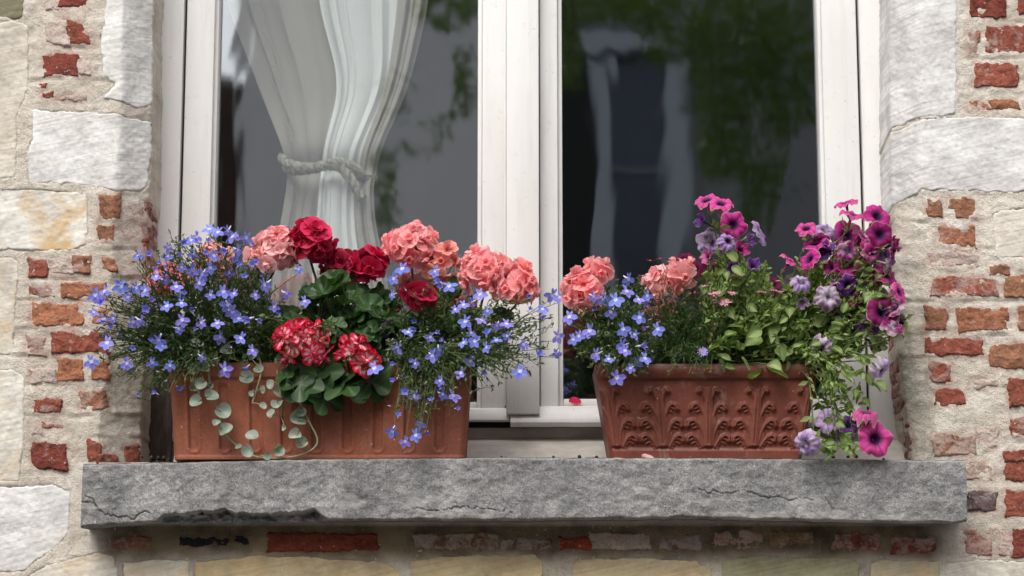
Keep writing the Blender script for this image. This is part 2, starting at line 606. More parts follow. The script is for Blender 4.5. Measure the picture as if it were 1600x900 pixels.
    c = t.mix(0.25, c, t.ramp(t.noise(t.geo_pos(), 150, 3, 0.6), [(0.3, 0.85), (0.7, 1.1)]), 'MULTIPLY')
    M['petal_salmon'] = t.finish(c, 0.6, t.bump(t.noise(t.geo_pos(), 300, 2), 0.05, 0.001), 0.15, c, 0.5)

    t = NT("crimson_petal")
    oc, oa, orr = objcol(t)
    r_, e_, x_ = pc(t)
    c = t.mix(t.math('MULTIPLY', x_, 0.4), oc, (0.16, 0.0, 0.02, 1))
    c = t.mix(t.math('MULTIPLY', e_, 0.35), c, (0.9, 0.06, 0.16, 1))
    M['petal_crimson'] = t.finish(c, 0.5, None, 0.25, c, 0.3)

    t = NT("two_tone_petal")
    oc, oa, orr = objcol(t)
    r_, e_, x_ = pc(t)
    st = t.math('ADD', t.math('MULTIPLY', t.noise(t.geo_pos(), 160, 3, 0.6), 0.5), t.math('MULTIPLY', e_, 0.75))
    st = t.math('ADD', st, t.math('MULTIPLY', x_, 0.3))
    c = t.mix(t.ramp(st, [(0.47, 0.0), (0.76, 1.0)]), (0.92, 0.52, 0.60, 1), oc)
    M['petal_two_tone'] = t.finish(c, 0.5, None, 0.25, c, 0.3)

    t = NT("petunia_petal")
    oc, oa, orr = objcol(t)
    r_, e_, x_ = pc(t)
    dk = t.mix(0.8, oc, (0.028, 0.004, 0.05, 1))
    c = t.mix(t.math('MULTIPLY', x_, 0.85), oc, dk)
    c = t.mix(t.ramp(r_, [(0.16, 1.0), (0.50, 0.0)]), c, (0.030, 0.004, 0.045, 1))
    pale = t.math('MULTIPLY', t.ramp(t.noise(t.geo_pos(), 70, 4, 0.6), [(0.42, 0.0), (0.60, 1.0)]), t.math('SUBTRACT', 1.0, oa))
    c = t.mix(pale, c, (0.62, 0.52, 0.62, 1))
    c = t.mix(t.math('MULTIPLY', t.ramp(e_, [(0.80, 0.0), (1.0, 1.0)]), 0.55), c, (0.62, 0.60, 0.42, 1))
    c = t.mix(0.3, c, t.ramp(t.noise(t.geo_pos(), 180, 3, 0.6), [(0.3, 0.7), (0.7, 1.1)]), 'MULTIPLY')
    M['petal_petunia'] = t.finish(c, 0.6, None, 0.2, c, 0.35)

    t = NT("lobelia_petal")
    oc, oa, orr = objcol(t)
    r_, e_, x_ = pc(t)
    c = t.mix(t.ramp(r_, [(0.12, 1.0), (0.26, 0.0)]), oc, (0.80, 0.80, 0.92, 1))
    c = t.mix(t.math('MULTIPLY', x_, 0.35), c, (0.10, 0.09, 0.52, 1))
    M['petal_lobelia'] = t.finish(c, 0.6, None, 0.2, c, 0.35)

    t = NT("daisy_petal")
    oc, oa, orr = objcol(t)
    r_, e_, x_ = pc(t)
    c = t.mix(t.ramp(r_, [(0.2, 1.0), (0.28, 0.0)]), oc, (0.55, 0.36, 0.04, 1))
    M['petal_daisy'] = t.finish(c, 0.6, None, 0.2, c, 0.3)

    t = NT("potting_soil")
    M['soil'] = t.finish(t.mix(t.noise(t.geo_pos(), 90), (0.02, 0.014, 0.01, 1), (0.07, 0.05, 0.035, 1)), 0.95)

    # --- across the street
    t = NT("white_render")
    M['render'] = t.finish(t.mix(t.noise(t.geo_pos(), 1.2, 5), (0.70, 0.70, 0.73, 1), (0.90, 0.90, 0.90, 1)), 0.9)
    t = NT("grey_render")
    M['grey_render'] = t.finish(t.mix(t.noise(t.geo_pos(), 1.5, 5), (0.15, 0.155, 0.17, 1), (0.30, 0.305, 0.33, 1)), 0.9)
    t = NT("blue_white_paint")
    M['blue_white'] = t.finish((0.42, 0.46, 0.53, 1), 0.6)
    t = NT("dark_brickwork")
    bt = t.n("ShaderNodeTexBrick")
    bt.inputs["Color1"].default_value = (0.07, 0.032, 0.025, 1)
    bt.inputs["Color2"].default_value = (0.045, 0.025, 0.022, 1)
    bt.inputs["Mortar"].default_value = (0.10, 0.09, 0.08, 1)
    bt.inputs["Scale"].default_value = 4.0
    t.l(t.geo_pos((1, 1, 1), (R(90), 0, 0)), bt.inputs["Vector"])
    M['dark_brick'] = t.finish(bt.outputs[0], 0.9)
    t = NT("dark_pane")
    M['dark_pane'] = t.finish((0.035, 0.05, 0.085, 1), 0.15, None, 0.5)
    t = NT("dark_green_paint")
    M['shutter'] = t.finish((0.015, 0.02, 0.018, 1), 0.6)
    t = NT("roof_tile")
    M['roof'] = t.finish((0.09, 0.05, 0.04, 1), 0.8)
    t = NT("bark")
    M['bark'] = t.finish(t.mix(t.noise(t.geo_pos((1, 1, 0.2)), 20), (0.04, 0.03, 0.022, 1), (0.12, 0.095, 0.07, 1)), 0.9)
    t = NT("street_cobbles")
    vo = t.n("ShaderNodeTexVoronoi")
    vo.inputs["Scale"].default_value = 8
    t.l(t.geo_pos(), vo.inputs["Vector"])
    M['street'] = t.finish(t.mix(vo.outputs["Distance"], (0.20, 0.19, 0.18, 1), (0.10, 0.095, 0.09, 1)), 0.85)


build_materials()


# ================================================================== THE HOUSE WALL
def poly_sd(U, V, poly):
    """signed distance (px, positive inside) to a polygon"""
    P = np.array(poly, float)
    d = np.full(U.shape, 1e9)
    inside = np.zeros(U.shape, bool)
    n = len(P)
    for i in range(n):
        a, b = P[i], P[(i + 1) % n]
        e = b - a
        wx, wy = U - a[0], V - a[1]
        t = np.clip((wx * e[0] + wy * e[1]) / max(e @ e, 1e-9), 0, 1)
        d = np.minimum(d, np.hypot(wx - t * e[0], wy - t * e[1]))
        c = (a[1] > V) != (b[1] > V)
        with np.errstate(divide='ignore', invalid='ignore'):
            xi = (b[0] - a[0]) * (V - a[1]) / (b[1] - a[1] + 1e-12) + a[0]
        inside ^= c & (U < xi)
    return np.where(inside, d, -d)


YC, YR = 0.05, 0.152
LV = [-520, 0, 170, 300, 450, 600, 726]
L_FE = [196, 193, 190, 181, 172, 164, 152]
L_IE = [244, 240, 238, 235, 230, 225, 220]
R_FE = [1434, 1437, 1438, 1441, 1450, 1458, 1461]
R_IE = [1386, 1390, 1391, 1394, 1400, 1412, 1424]


def surf(U, V, side):
    """point and outward normal of the wall face / chamfer / reveal at pixel-space (U, V)"""
    U, V = np.asarray(U, float), np.asarray(V, float)
    F0 = at_np(U, V, 0.0)
    N = np.zeros(U.shape + (3,))
    N[..., 1] = -1
    if side == 0:
        return F0, N
    fe = np.interp(V, LV, L_FE if side < 0 else R_FE)
    ie = np.interp(V, LV, L_IE if side < 0 else R_IE)
    s = -side                                   # direction in px towards the opening
    A = at_np(fe, V, 0.0)
    C = at_np(ie, V, YC)
    E = C.copy()
    E[..., 1] = YR
    E[..., 0] += s * 0.003
    t1 = (U - fe) / (ie - fe)
    t2 = s * (U - ie) / 16.0
    P = np.where((t1 <= 0)[..., None], F0, A + (C - A) * np.clip(t1, 0, 1)[..., None])
    P = np.where((t2 > 0)[..., None], C + (E - C) * np.clip(t2, 0, 1)[..., None], P)
    d = C - A
    nc = np.stack([s * d[..., 1], -s * d[..., 0], 0 * d[..., 0]], -1)
    nc /= np.linalg.norm(nc, axis=-1, keepdims=True)
    nr = np.zeros_like(nc)
    nr[..., 0] = s
    k1 = sstep(-3, 3, s * (U - fe))[..., None]
    k2 = sstep(-3, 3, s * (U - ie))[..., None]
    N = N * (1 - k1) + nc * k1
    N = N * (1 - k2) + nr * k2
    N /= np.linalg.norm(N, axis=-1, keepdims=True)
    # worn, slightly rounded arrises
    rnd = 0.0012 * np.exp(-((U - fe) / 3.0) ** 2)
    P = P - N * rnd[..., None]
    return P, N


def wall_wave(U, V):
    return 0.005 * fbm(U / 130, V / 130, 3, 2)


wall = thing("house_wall", "old brick wall with limewashed quoin stones and rough mortar round the window", "wall", (0, 0, 0))


def mortar(u0, u1, v0, v1, side, step, color, seed=11):
    nu, nv = int((u1 - u0) / step) + 1, int((v1 - v0) / step) + 1
    U, V = np.meshgrid(np.linspace(u0, u1, nu), np.linspace(v0, v1, nv))
    P, N = surf(U, V, side)
    h = -0.0008 + wall_wave(U, V) + 0.0034 * fbm(U / 26, V / 17, seed, 4, 0.55) + 0.0012 * fbm(U / 5, V / 5, seed + 5, 2)
    A = np.zeros(U.shape + (3,))
    # struck bed joints between the brick courses
    if side:
        for vj in ((25, 76, 124, 346, 391, 436, 470, 514, 557, 602, 650, 684) if side < 0 else (34, 91, 146, 347, 389, 425, 472, 524, 562, 604, 643, 690)):
            vv = V - vj - 4 * fbm(U / 50, U * 0, vj, 2)
            h += (-0.0022 * np.exp(-(vv / 2.2) ** 2) + 0.0012 * np.exp(-((vv + 6) / 4) ** 2)) * sstep(-0.1, 0.25, fbm(U / 40, V / 40, vj + 1, 2))
    # the bed dips under every stone, a little under every brick, and laps their edges
    jj = 2.5 * fbm(U / 9, V / 9, 77, 3)
    for poly, dip, off in [(q[0], 0.008, 1.5) for q in STONES] + [(((b[0], b[1]), (b[2], b[1]), (b[2], b[3]), (b[0], b[3])), 0.0014 if b[5] < .5 else 0.0006, 2.5) for b in BRICKS]:
        q = np.array(poly, float)
        mk = (U > q[:, 0].min()) & (U < q[:, 0].max()) & (V > q[:, 1].min()) & (V < q[:, 1].max())
        if mk.any():
            h[mk] -= dip * sstep(off, off + 4.5, poly_sd(U[mk], V[mk], poly) + jj[mk])
        if dip < 0.005:
            mk = (U > q[:, 0].min() - 14) & (U < q[:, 0].max() + 14) & (V > q[:, 1].min() - 8) & (V < q[:, 1].max() + 8)
            if mk.any():
                A[mk, 0] = np.maximum(A[mk, 0], sstep(-12, 0, poly_sd(U[mk], V[mk], poly)))
    P = P + N * h[..., None]
    # brown damp stain below the sill, darkened further to paint in the sill's shade
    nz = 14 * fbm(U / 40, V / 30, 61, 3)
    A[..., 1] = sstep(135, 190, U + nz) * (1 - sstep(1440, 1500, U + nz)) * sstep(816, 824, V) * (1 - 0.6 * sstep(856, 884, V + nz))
    me = grid_mesh("mortar", P, np.ones((nv - 1, nu - 1), bool), M['mortar'], att=A)
    return link("mortar", me, wall, color=color)


MORT = (0.62, 0.57, 0.495, 1)
# plain masonry beyond the frame: closes the house
for nm, x0, x1, z0, z1 in (("masonry", -4.0, at(-150, 400, 0).x, 0.0, 6.2), ("masonry", at(1750, 400, 0).x, 4.0, 0.0, 6.2),
                           ("masonry", at(-150, 400, 0).x, at(1750, 400, 0).x, at(800, -505, 0).z, 6.2),
                           ("masonry", at(-150, 400, 0).x, at(1750, 400, 0).x, 0.0, at(800, 990, 0).z)):
    mb = MB()
    mb.box((x0, 0.014, z0), (x1, 0.34, z1))
    link(nm, mb.mesh("masonry", M['mortar'], smooth=False), wall, color=MORT)
# core of the piers behind the mortar skin
for x0, x1 in ((at(-150, 400, 0).x + 0.001, at(205, 400, 0.07).x), (at(1425, 400, 0.07).x, at(1750, 400, 0).x - 0.001)):
    mb = MB()
    mb.box((x0, 0.075, at(800, 722, 0).z), (x1, 0.34, at(800, -505, 0).z - 0.001))
    link("masonry", mb.mesh("masonry", M['mortar'], smooth=False), wall, color=MORT)
mb = MB()
mb.box((at(-150, 400, 0).x + 0.001, 0.03, at(800, 990, 0).z + 0.001), (at(1750, 400, 0).x - 0.001, 0.34, at(800, 760, 0).z))
link("masonry", mb.mesh("masonry", M['mortar'], smooth=False), wall, color=MORT)


def slab(name, poly, side, step, base, jit, amp, fall, mat, color, seed, wear=3.0):
    P0 = np.array(poly, float)
    u0, v0 = P0.min(0) - 7
    u1, v1 = P0.max(0) + 7
    nu, nv = int((u1 - u0) / step) + 2, int((v1 - v0) / step) + 2
    U, V = np.meshgrid(np.linspace(u0, u1, nu), np.linspace(v0, v1, nv))
    d = poly_sd(U, V, poly) + jit * fbm(U / 15, V / 15, seed, 4, 0.6) + 0.4 * jit * fbm(U / 3.5, V / 3.5, seed + 3, 2)
    P, N = surf(U, V, side)
    h = base + wall_wave(U, V) + amp * fbm(U / 26, V / 18, seed + 9, 5, 0.6) + 0.0009 * fbm(U / 4.5, V / 4.5, seed + 2, 2) - fall * (1 - sstep(-wear, wear, d))
    P = P + N * h[..., None]
    k = d > -wear - 1
    keep = k[:-1, :-1] | k[1:, :-1] | k[:-1, 1:] | k[1:, 1:]
    me = grid_mesh(name, P, keep, mat)
    return link(name, me, wall, color=color)


RED, DRED, ORG, BRN, PNK = (0.27, 0.082, 0.052), (0.215, 0.056, 0.040), (0.36, 0.150, 0.082), (0.29, 0.135, 0.078), (0.40, 0.22, 0.18)
BRICKS = [  # x0 y0 x1 y1 clay lime side
    # left pier
    (88, -14, 134, 13, DRED, .15, -1), (72, -14, 90, 15, PNK, .8, -1), (106, 32, 139, 68, RED, .2, -1), (71, 31, 107, 69, PNK, .9, -1),
    (67, 84, 122, 117, DRED, .2, -1), (121, 92, 140, 117, PNK, .85, -1), (61, 131, 73, 138, RED, .3, -1), (66, 145, 84, 151, RED, .3, -1),
    (84, 151, 137, 157, PNK, .6, -1),
    (155, 304, 187, 341, BRN, .2, -1), (154, 352, 181, 379, BRN, .2, -1), (46, 405, 74, 433, RED, .3, -1), (73, 405, 116, 430, PNK, .85, -1),
    (114, 400, 140, 426, BRN, .3, -1), (161, 402, 181, 424, ORG, .2, -1), (46, 447, 86, 463, RED, .45, -1), (96, 441, 166, 466, ORG, .2, -1),
    (50, 475, 129, 509, ORG, .05, -1), (45, 482, 54, 508, PNK, .7, -1), (146, 482, 171, 506, ORG, .1, -1), (43, 527, 72, 554, RED, .55, -1),
    (82, 519, 173, 551, RED, .2, -1), (88, 562, 129, 594, ORG, .1, -1), (140, 563, 171, 590, ORG, .1, -1), (46, 578, 88, 600, PNK, .95, -1),
    (52, 624, 94, 643, RED, .3, -1), (125, 611, 169, 639, ORG, .4, -1), (64, 660, 99, 670, RED, .45, -1), (51, 663, 66, 679, PNK, .75, -1),
    (50, 692, 106, 733, DRED, .25, -1), (107, 697, 116, 718, PNK, .7, -1), (138, 688, 160, 720, RED, .2, -1), (195, 696, 218, 724, RED, .2, -1),
    (150, 711, 184, 724, RED, .3, -1),
    (207, 319, 223, 341, PNK, .55, -1), (225, 316, 246, 380, DRED, .2, -1), (196, 362, 224, 374, PNK, .6, -1), (227, 374, 246, 428, RED, .2, -1),
    (228, 470, 244, 520, DRED, .3, -1),
    # right pier
    (1516, -14, 1571, 27, DRED, .15, 1), (1592, -14, 1668, 21, DRED, .15, 1), (1515, 50, 1530, 82, RED, .5, 1), (1543, 40, 1640, 82, RED, .3, 1),
    (1522, 99, 1590, 135, RED, .25, 1), (1515, 157, 1592, 170, ORG, .15, 1), (1650, 42, 1730, 82, DRED, .2, 1), (1606, 100, 1700, 135, RED, .25, 1),
    (1447, 311, 1471, 339, BRN, .1, 1), (1482, 310, 1500, 324, BRN, .3, 1), (1496, 311, 1524, 340, BRN, .15, 1), (1463, 354, 1522, 383, ORG, .3, 1),
    (1450, 395, 1527, 415, PNK, .65, 1), (1548, 416, 1577, 430, BRN, .2, 1), (1456, 434, 1558, 462, RED, .4, 1), (1569, 430, 1660, 462, BRN, .2, 1),
    (1447, 481, 1480, 518, BRN, .1, 1), (1496, 482, 1575, 518, ORG, .2, 1), (1592, 480, 1680, 516, BRN, .3, 1), (1445, 530, 1536, 554, RED, .2, 1),
    (1549, 537, 1660, 575, BRN, .15, 1), (1454, 568, 1487, 598, RED, .4, 1), (1461, 608, 1508, 633, RED, .2, 1), (1577, 594, 1660, 633, RED, .2, 1),
    (1515, 594, 1557, 605, PNK, .7, 1), (1578, 653, 1660, 681, RED, .35, 1), (1459, 679, 1524, 712, BRN, .5, 1), (1525, 672, 1558, 698, PNK, .8, 1),
    (1569, 706, 1660, 722, RED, .1, 1),
    (1388, 556, 1406, 612, DRED, .2, 1), (1398, 618, 1412, 652, DRED, .2, 1), (1412, 660, 1426, 718, DRED, .2, 1), (1385, 478, 1399, 545, DRED, .3, 1),
    (1372, 330, 1389, 420, DRED, .3, 1),
    # beside and under the sill
    (1570, 722, 1660, 750, RED, .1, 0), (1508, 723, 1550, 749, BRN, .55, 0), (1512, 768, 1557, 798, (0.15, 0.105, 0.10), .3, 0), (1570, 766, 1660, 809, RED, .15, 0),
    (1506, 830, 1550, 866, RED, .5, 0), (1562, 832, 1583, 866, PNK, .6, 0), (1583, 827, 1660, 870, DRED, .15, 0),
    (170, 842, 236, 856, BRN, .3, 0), (279, 839, 391, 853, (0.02, 0.02, 0.022), .0, 0), (419, 834, 592, 861, (0.20, 0.048, 0.026), .1, 0),
    (647, 835, 776, 858, (0.20, 0.11, 0.06), .4, 0), (784, 841, 862, 858, (0.18, 0.10, 0.06), .4, 0), (877, 840, 922, 859, (0.27, 0.055, 0.026), .05, 0),
    (920, 833, 1017, 856, BRN, .7, 0), (1029, 835, 1093, 858, (0.17, 0.07, 0.05), .5, 0), (1119, 830, 1192, 856, BRN, .5, 0),
    (1205, 830, 1273, 856, (0.24, 0.15, 0.07), .3, 0), (1304, 835, 1373, 858, RED, .4, 0), (1392, 840, 1463, 863, DRED, .15, 0)]
for i, (x0, y0, x1, y1, c, lime, side) in enumerate(BRICKS):
    rr = random.uniform(0.9, 1.12)
    x0, y0, x1, y1 = x0 - 1.5, y0 - 1.5, x1 + 1.5, y1 + 1.5
    q = lambda: random.uniform(-2.2, 2.2)
    poly = [(x0 + q(), y0 + q()), ((x0 + x1) / 2, y0 + q()), (x1 + q(), y0 + q()), (x1 + q(), y1 + q()), ((x0 + x1) / 2, y1 + q()), (x0 + q(), y1 + q())]
    base = random.uniform(0.0, 0.0018) + (0.0006 if side == 0 and y0 > 820 else 0) - 0.0016 * max(0, lime - .25)
    if 1370 < x0 < 1430 or 194 < x0 < 250: base, lime = base - 0.0014, max(lime, .4)
    c = tuple(v * k for v, k in zip(c, (0.92, 0.94, 0.98)))
    slab("brick", poly, side, 1.9, base, 4.6, 0.0034, 0.010, M['brick'], (c[0] * rr, c[1] * rr, c[2] * rr, lime), 100 + i * 7, 1.5)

WHT, GRY, CRM, YEL = (0.70, 0.69, 0.67), (0.56, 0.545, 0.52), (0.62, 0.575, 0.50), (0.44, 0.36, 0.22)
STONES = [
    ([(-80, -60), (36, -60), (36, 24), (30, 29), (-80, 30)], (0.24, 0.225, 0.15), 1, -1),
    ([(-80, 36), (20, 33), (45, 38), (46, 120), (40, 150), (27, 180), (26, 279), (-80, 282)], CRM, .9, -1),
    ([(158, -100), (164, -40), (163, 20), (156, 60), (160, 118), (180, 130), (162, 152), (190, 160), (214, 172), (236, 166), (241, 160), (244, -100)], WHT, 1, -1),
    ([(50, 171), (120, 174), (192, 178), (205, 184), (238, 189), (236, 250), (231, 290), (222, 300), (190, 299), (120, 288), (44, 285), (42, 240), (50, 215)], WHT, 1, -1),
    ([(-80, 298), (60, 294), (136, 303), (137, 383), (110, 392), (-80, 390)], (0.68, 0.655, 0.60), .15, -1),
    ([(-80, 401), (20, 400), (31, 410), (26, 470), (20, 555), (-80, 560)], CRM, .5, -1),
    ([(-80, 578), (22, 576), (39, 592), (37, 690), (30, 752), (-80, 758)], (0.66, 0.63, 0.57), .7, -1),
    ([(-80, 764), (60, 758), (86, 756), (110, 768), (108, 832), (86, 856), (36, 893), (-80, 900)], (0.67, 0.66, 0.65), .95, 0),
    ([(38, 902), (66, 886), (150, 862), (176, 868), (186, 900), (184, 960), (-20, 960)], CRM, .5, 0),
    # right pier
    ([(1356, -100), (1495, -100), (1496, 60), (1495, 176), (1470, 182), (1438, 182), (1420, 190), (1394, 202), (1372, 224), (1364, 224)], (0.66, 0.65, 0.64), 1, 1),
    ([(1372, 232), (1394, 208), (1440, 185), (1520, 181), (1680, 184), (1680, 300), (1560, 300), (1442, 297), (1425, 306), (1396, 322), (1372, 330)], (0.67, 0.66, 0.65), 1, 1),
    ([(1552, 330), (1620, 320), (1690, 322), (1690, 404), (1555, 404)], (0.64, 0.60, 0.54), .9, 1),
    # course under the sill
    ([(192, 880), (240, 872), (296, 876), (298, 960), (188, 960)], CRM, .5, 0),
    ([(304, 878), (400, 868), (560, 874), (608, 880), (626, 896), (622, 960), (300, 960)], YEL, .6, 0),
    ([(642, 878), (700, 868), (838, 866), (850, 880), (846, 960), (640, 960)], YEL, .8, 0),
    ([(896, 880), (905, 872), (1010, 872), (1090, 876), (1112, 890), (1112, 960), (892, 960)], (0.46, 0.38, 0.24), .8, 0),
    ([(1128, 876), (1180, 866), (1330, 872), (1344, 884), (1342, 960), (1126, 960)], (0.30, 0.285, 0.18), .9, 0),
    ([(1360, 880), (1380, 874), (1468, 876), (1470, 960), (1358, 960)], (0.44, 0.38, 0.27), .6, 0),
    ([(1478, 880), (1540, 874), (1700, 884), (1700, 960), (1476, 960)], (0.56, 0.52, 0.46), .9, 0)]
for i, (poly, c, och, side) in enumerate(STONES):
    slab("stone", poly, side, 2.0, -0.0002, 3.4, 0.0013, 0.007, M['stone'], (*c, och), 900 + i * 13, 1.5)


mortar(-160, 256, -520, 722, -1, 3.2, MORT)
mortar(1374, 1760, -520, 722, 1, 3.2, (0.66, 0.615, 0.54, 1))
# the strip under the sill, stained brown by damp and darkened for the sill's shade
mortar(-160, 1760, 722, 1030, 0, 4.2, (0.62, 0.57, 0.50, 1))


# ================================================================== THE STONE SILL
SILL_Y = -0.07
SILL_TOP = at(800, 716, SILL_Y).z
def build_sill():
    nx = 900
    PX = np.linspace(128, 1510, nx)
    top = np.interp(PX, [128, 200, 300, 500, 800, 1200, 1510], [725, 724, 721, 717, 714.5, 716, 719])
    top = top + 0.8 * fbm(PX / 14, PX * 0, 5, 3)
    bot = np.interp(PX, [128, 235, 505, 820, 1084, 1255, 1492, 1510], [825, 817, 813, 813, 809.5, 814, 818, 814])
    bot = bot + 1.4 * fbm(PX / 20, PX * 0, 8, 3)
    ztop = at_np(PX, top, SILL_Y)[:, 2]
    zbot = at_np(PX, bot, SILL_Y)[:, 2]
    X = at_np(PX, top * 0 + 760, SILL_Y)[:, 0]
    # profile
    nt, nf, nb = 8, 66, 8
    tY = np.linspace(0.165, SILL_Y + 0.003, nt)
    fT = np.linspace(0, 1, nf)
    bY = np.linspace(SILL_Y + 0.004, 0.02, nb)
    rows = nt + nf + nb
    P = np.zeros((rows, nx, 3))
    A = np.zeros((rows, nx, 3))
    P[..., 0] = X
    for i, y in enumerate(tY):
        P[i, :, 1] = y
        P[i, :, 2] = ztop if i > 3 else ztop * (i / 4) + SILL_TOP * (1 - i / 4)
        if i < nt - 1:
            P[i, :, 2] = np.minimum(P[i, :, 2], SILL_TOP) if i < nt - 2 else P[i, :, 2]
    chip = np.interp(PX, [245, 256, 275, 330, 352, 372, 420, 445, 480, 492, 503, 520], [0, 10, 14, 16, 19, 13, 11, 12, 14, 18, 8, 0])
    chip = np.where(chip > 0, chip + 3 * fbm(PX / 9, PX * 0, 21, 3), 0)
    chip2 = np.clip(5 * fbm(PX / 30, PX * 0, 77, 3) - 1.2, 0, 4) + 1.5
    chip = np.maximum(chip, chip2)
    cracks = [[(128, 785), (150, 789), (165, 803), (190, 806), (212, 811)], [(131, 775), (147, 783), (153, 797)], [(212, 811), (224, 800), (235, 803)],
              [(1092, 766), (1130, 771), (1160, 767), (1200, 776), (1225, 779), (1270, 782)], [(640, 792), (680, 796), (740, 792), (800, 800)], [(1290, 780), (1302, 796)]]
    for j, t in enumerate(fT):
        i = nt + j
        z = ztop + (zbot - ztop) * t
        v = top + (bot - top) * t
        y = np.full(nx, SILL_Y) + 0.0032 * fbm(PX / 60, v / 50, 40, 4) + 0.0045 * fbm(PX / 14, v / 11, 44, 3) * 0.6
        e = 0.005
        dt, db = (v - top) / 1000, (bot - v) / 1000
        for dd in (dt, db):
            k = np.clip(1 - dd / e, 0, 1)
            y += e * (1 - np.sqrt(1 - k * k * 0.999))
        inchip = sstep(-1.5, 1.5, v - (bot - chip))
        y += inchip * (0.014 + 0.010 * np.clip(chip / 14, 0, 1) + 0.01 * fbm(PX / 8, v / 6, 51, 2)) * np.clip(chip / 8, 0.15, 1)
        A[i, :, 1] = inchip * 0.25 * np.clip(chip / 10, 0, 1)
        for c in cracks:
            dmin = np.full(nx, 1e9)
            pts = []
            for (a, b) in zip(c[:-1], c[1:]):
                a, b = np.array(a, float), np.array(b, float)
                ee = b - a
                vv = v + 5 * fbm(PX / 9, v * 0 + 3, 61, 3)
                s = np.clip(((PX - a[0]) * ee[0] + (vv - a[1]) * ee[1]) / (ee @ ee), 0, 1)
                dmin = np.minimum(dmin, np.hypot(PX - a[0] - s * ee[0], vv - a[1] - s * ee[1]))
            wdt = 1.1 + 1.2 * fbm(PX / 13, v / 13, 66, 2)
            if c[0][0] > 400 and c[0][1] != 766: wdt = wdt * 0.55
            k = 1 - sstep(0.3, np.maximum(wdt, 0.5), dmin)
            y += 0.003 * k
            A[i, :, 1] = np.maximum(A[i, :, 1], 0.7 * k)
        # a pale line of wear and old limescale near the lower edge and the top arris
        A[i, :, 2] = np.clip(0.55 * sstep(0.1, 0.42, fbm(PX / 50, v / 12, 90, 4)) * sstep(40, 75, v - top), 0, 0.5) + 0.35 * np.clip(1 - (v - top) / 2.5, 0, 1)
        P[i, :, 1] = y
        P[i, :, 2] = z
    for j, y in enumerate(bY):
        i = nt + nf + j
        P[i, :, 1] = np.maximum(y, P[nt + nf - 1, :, 1] + 0.002 * (j + 1))
        P[i, :, 2] = zbot + 0.002 * j * 0.3
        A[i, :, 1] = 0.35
    # ends bulge a little
    org = ((P[0, 0, 0] + P[0, -1, 0]) / 2, 0.03, float(zbot.mean()))
    me = grid_mesh("stone_sill", P, np.ones((rows - 1, nx - 1), bool), M['bluestone'], att=A, origin=org)
    bm = bmesh.new()
    bm.from_mesh(me)
    bm.verts.ensure_lookup_table()
    for c, rev in ((0, True), (nx - 1, False)):
        loop = [bm.verts[i * nx + c] for i in range(rows)]
        bm.faces.new(loop[::-1] if rev else loop)
    bmesh.ops.recalc_face_normals(bm, faces=bm.faces)
    bm.to_mesh(me)
    bm.free()
    o = link("stone_sill", me, None, org)
    tag(o, "long grey stone window sill with cracks and a chipped lower edge", "window sill")
build_sill()


# ================================================================== THE WINDOW
WIN_TOP = -470
win = thing("window", "cream painted double casement window set in the brick wall", "window", (0, 0.17, SILL_TOP))


def zz(py, Y):
    return at(800, py, Y).z


def wb(mb, x0, x1, py0, py1, Y0, Y1, mat=0):
    a, b = at(x0, 340, Y0).x, at(x1, 340, Y0).x
    mb.box((a, Y0, zz(py1, Y0)), (b, Y1, zz(py0, Y0)), mat)


def wpart(name, boxes, mat, parent=win, bevel=0.002):
    mb = MB()
    for b in boxes: wb(mb, *b)
    o = link(name, mb.mesh(name, mat, bevel=bevel, smooth=bevel > 0), parent)
    WLOC[o.name] = Vector((0, 0, 0))
    o.matrix_basis = Matrix.Translation(-WLOC[parent.name])
    return o


wpart("frame_jamb", [(208, 279, WIN_TOP, 690, 0.140, 0.215)], M['paint'])
wpart("frame_jamb", [(1351, 1432, WIN_TOP, 690, 0.140, 0.215)], M['paint'])
wpart("frame_head", [(279.2, 1350.8, WIN_TOP, WIN_TOP + 60, 0.141, 0.215)], M['paint'])
wpart("frame_jamb_seal", [(277, 286, WIN_TOP + 60, 690, 0.158, 0.19)], M['seal'], bevel=0)
wpart("frame_jamb_seal", [(1344, 1353, WIN_TOP + 60, 690, 0.158, 0.19)], M['seal'], bevel=0)
wpart("frame_rail", [(209, 1431, 668, 720, 0.154, 0.214)], M['paint_old'], bevel=0.003)
wpart("frame_rail_seal", [(284, 1346, 654, 669, 0.165, 0.2)], M['seal'], bevel=0)
wpart("jamb_shade_board", [(206, 277, 545, 718, 0.126, 0.1395)], M['rot'])  # added dark board: stands in for the shade beside the trough
# sloping wooden cill in front of the bottom rail
mb = MB()
xa, xb = at(277, 700, 0.12).x, at(1418, 700, 0.12).x
prof = [(0.1535, SILL_TOP + 0.001), (0.1535, zz(684, 0.15)), (0.147, zz(687, 0.15)), (0.105, zz(694, 0.105)), (0.078, SILL_TOP + 0.006), (0.078, SILL_TOP + 0.001)]
vs = [(xa, y, z) for y, z in prof] + [(xb, y, z) for y, z in prof]
n = len(prof)
mb.add(vs, [(i, (i + 1) % n, n + (i + 1) % n, n + i) for i in range(n)] + [tuple(range(n))[::-1], tuple(range(n, 2 * n))])
o = link("frame_cill", mb.mesh("frame_cill", M['paint_old'], smooth=False), win, WLOC[win.name])
o.matrix_basis = Matrix.Translation(-WLOC[win.name])

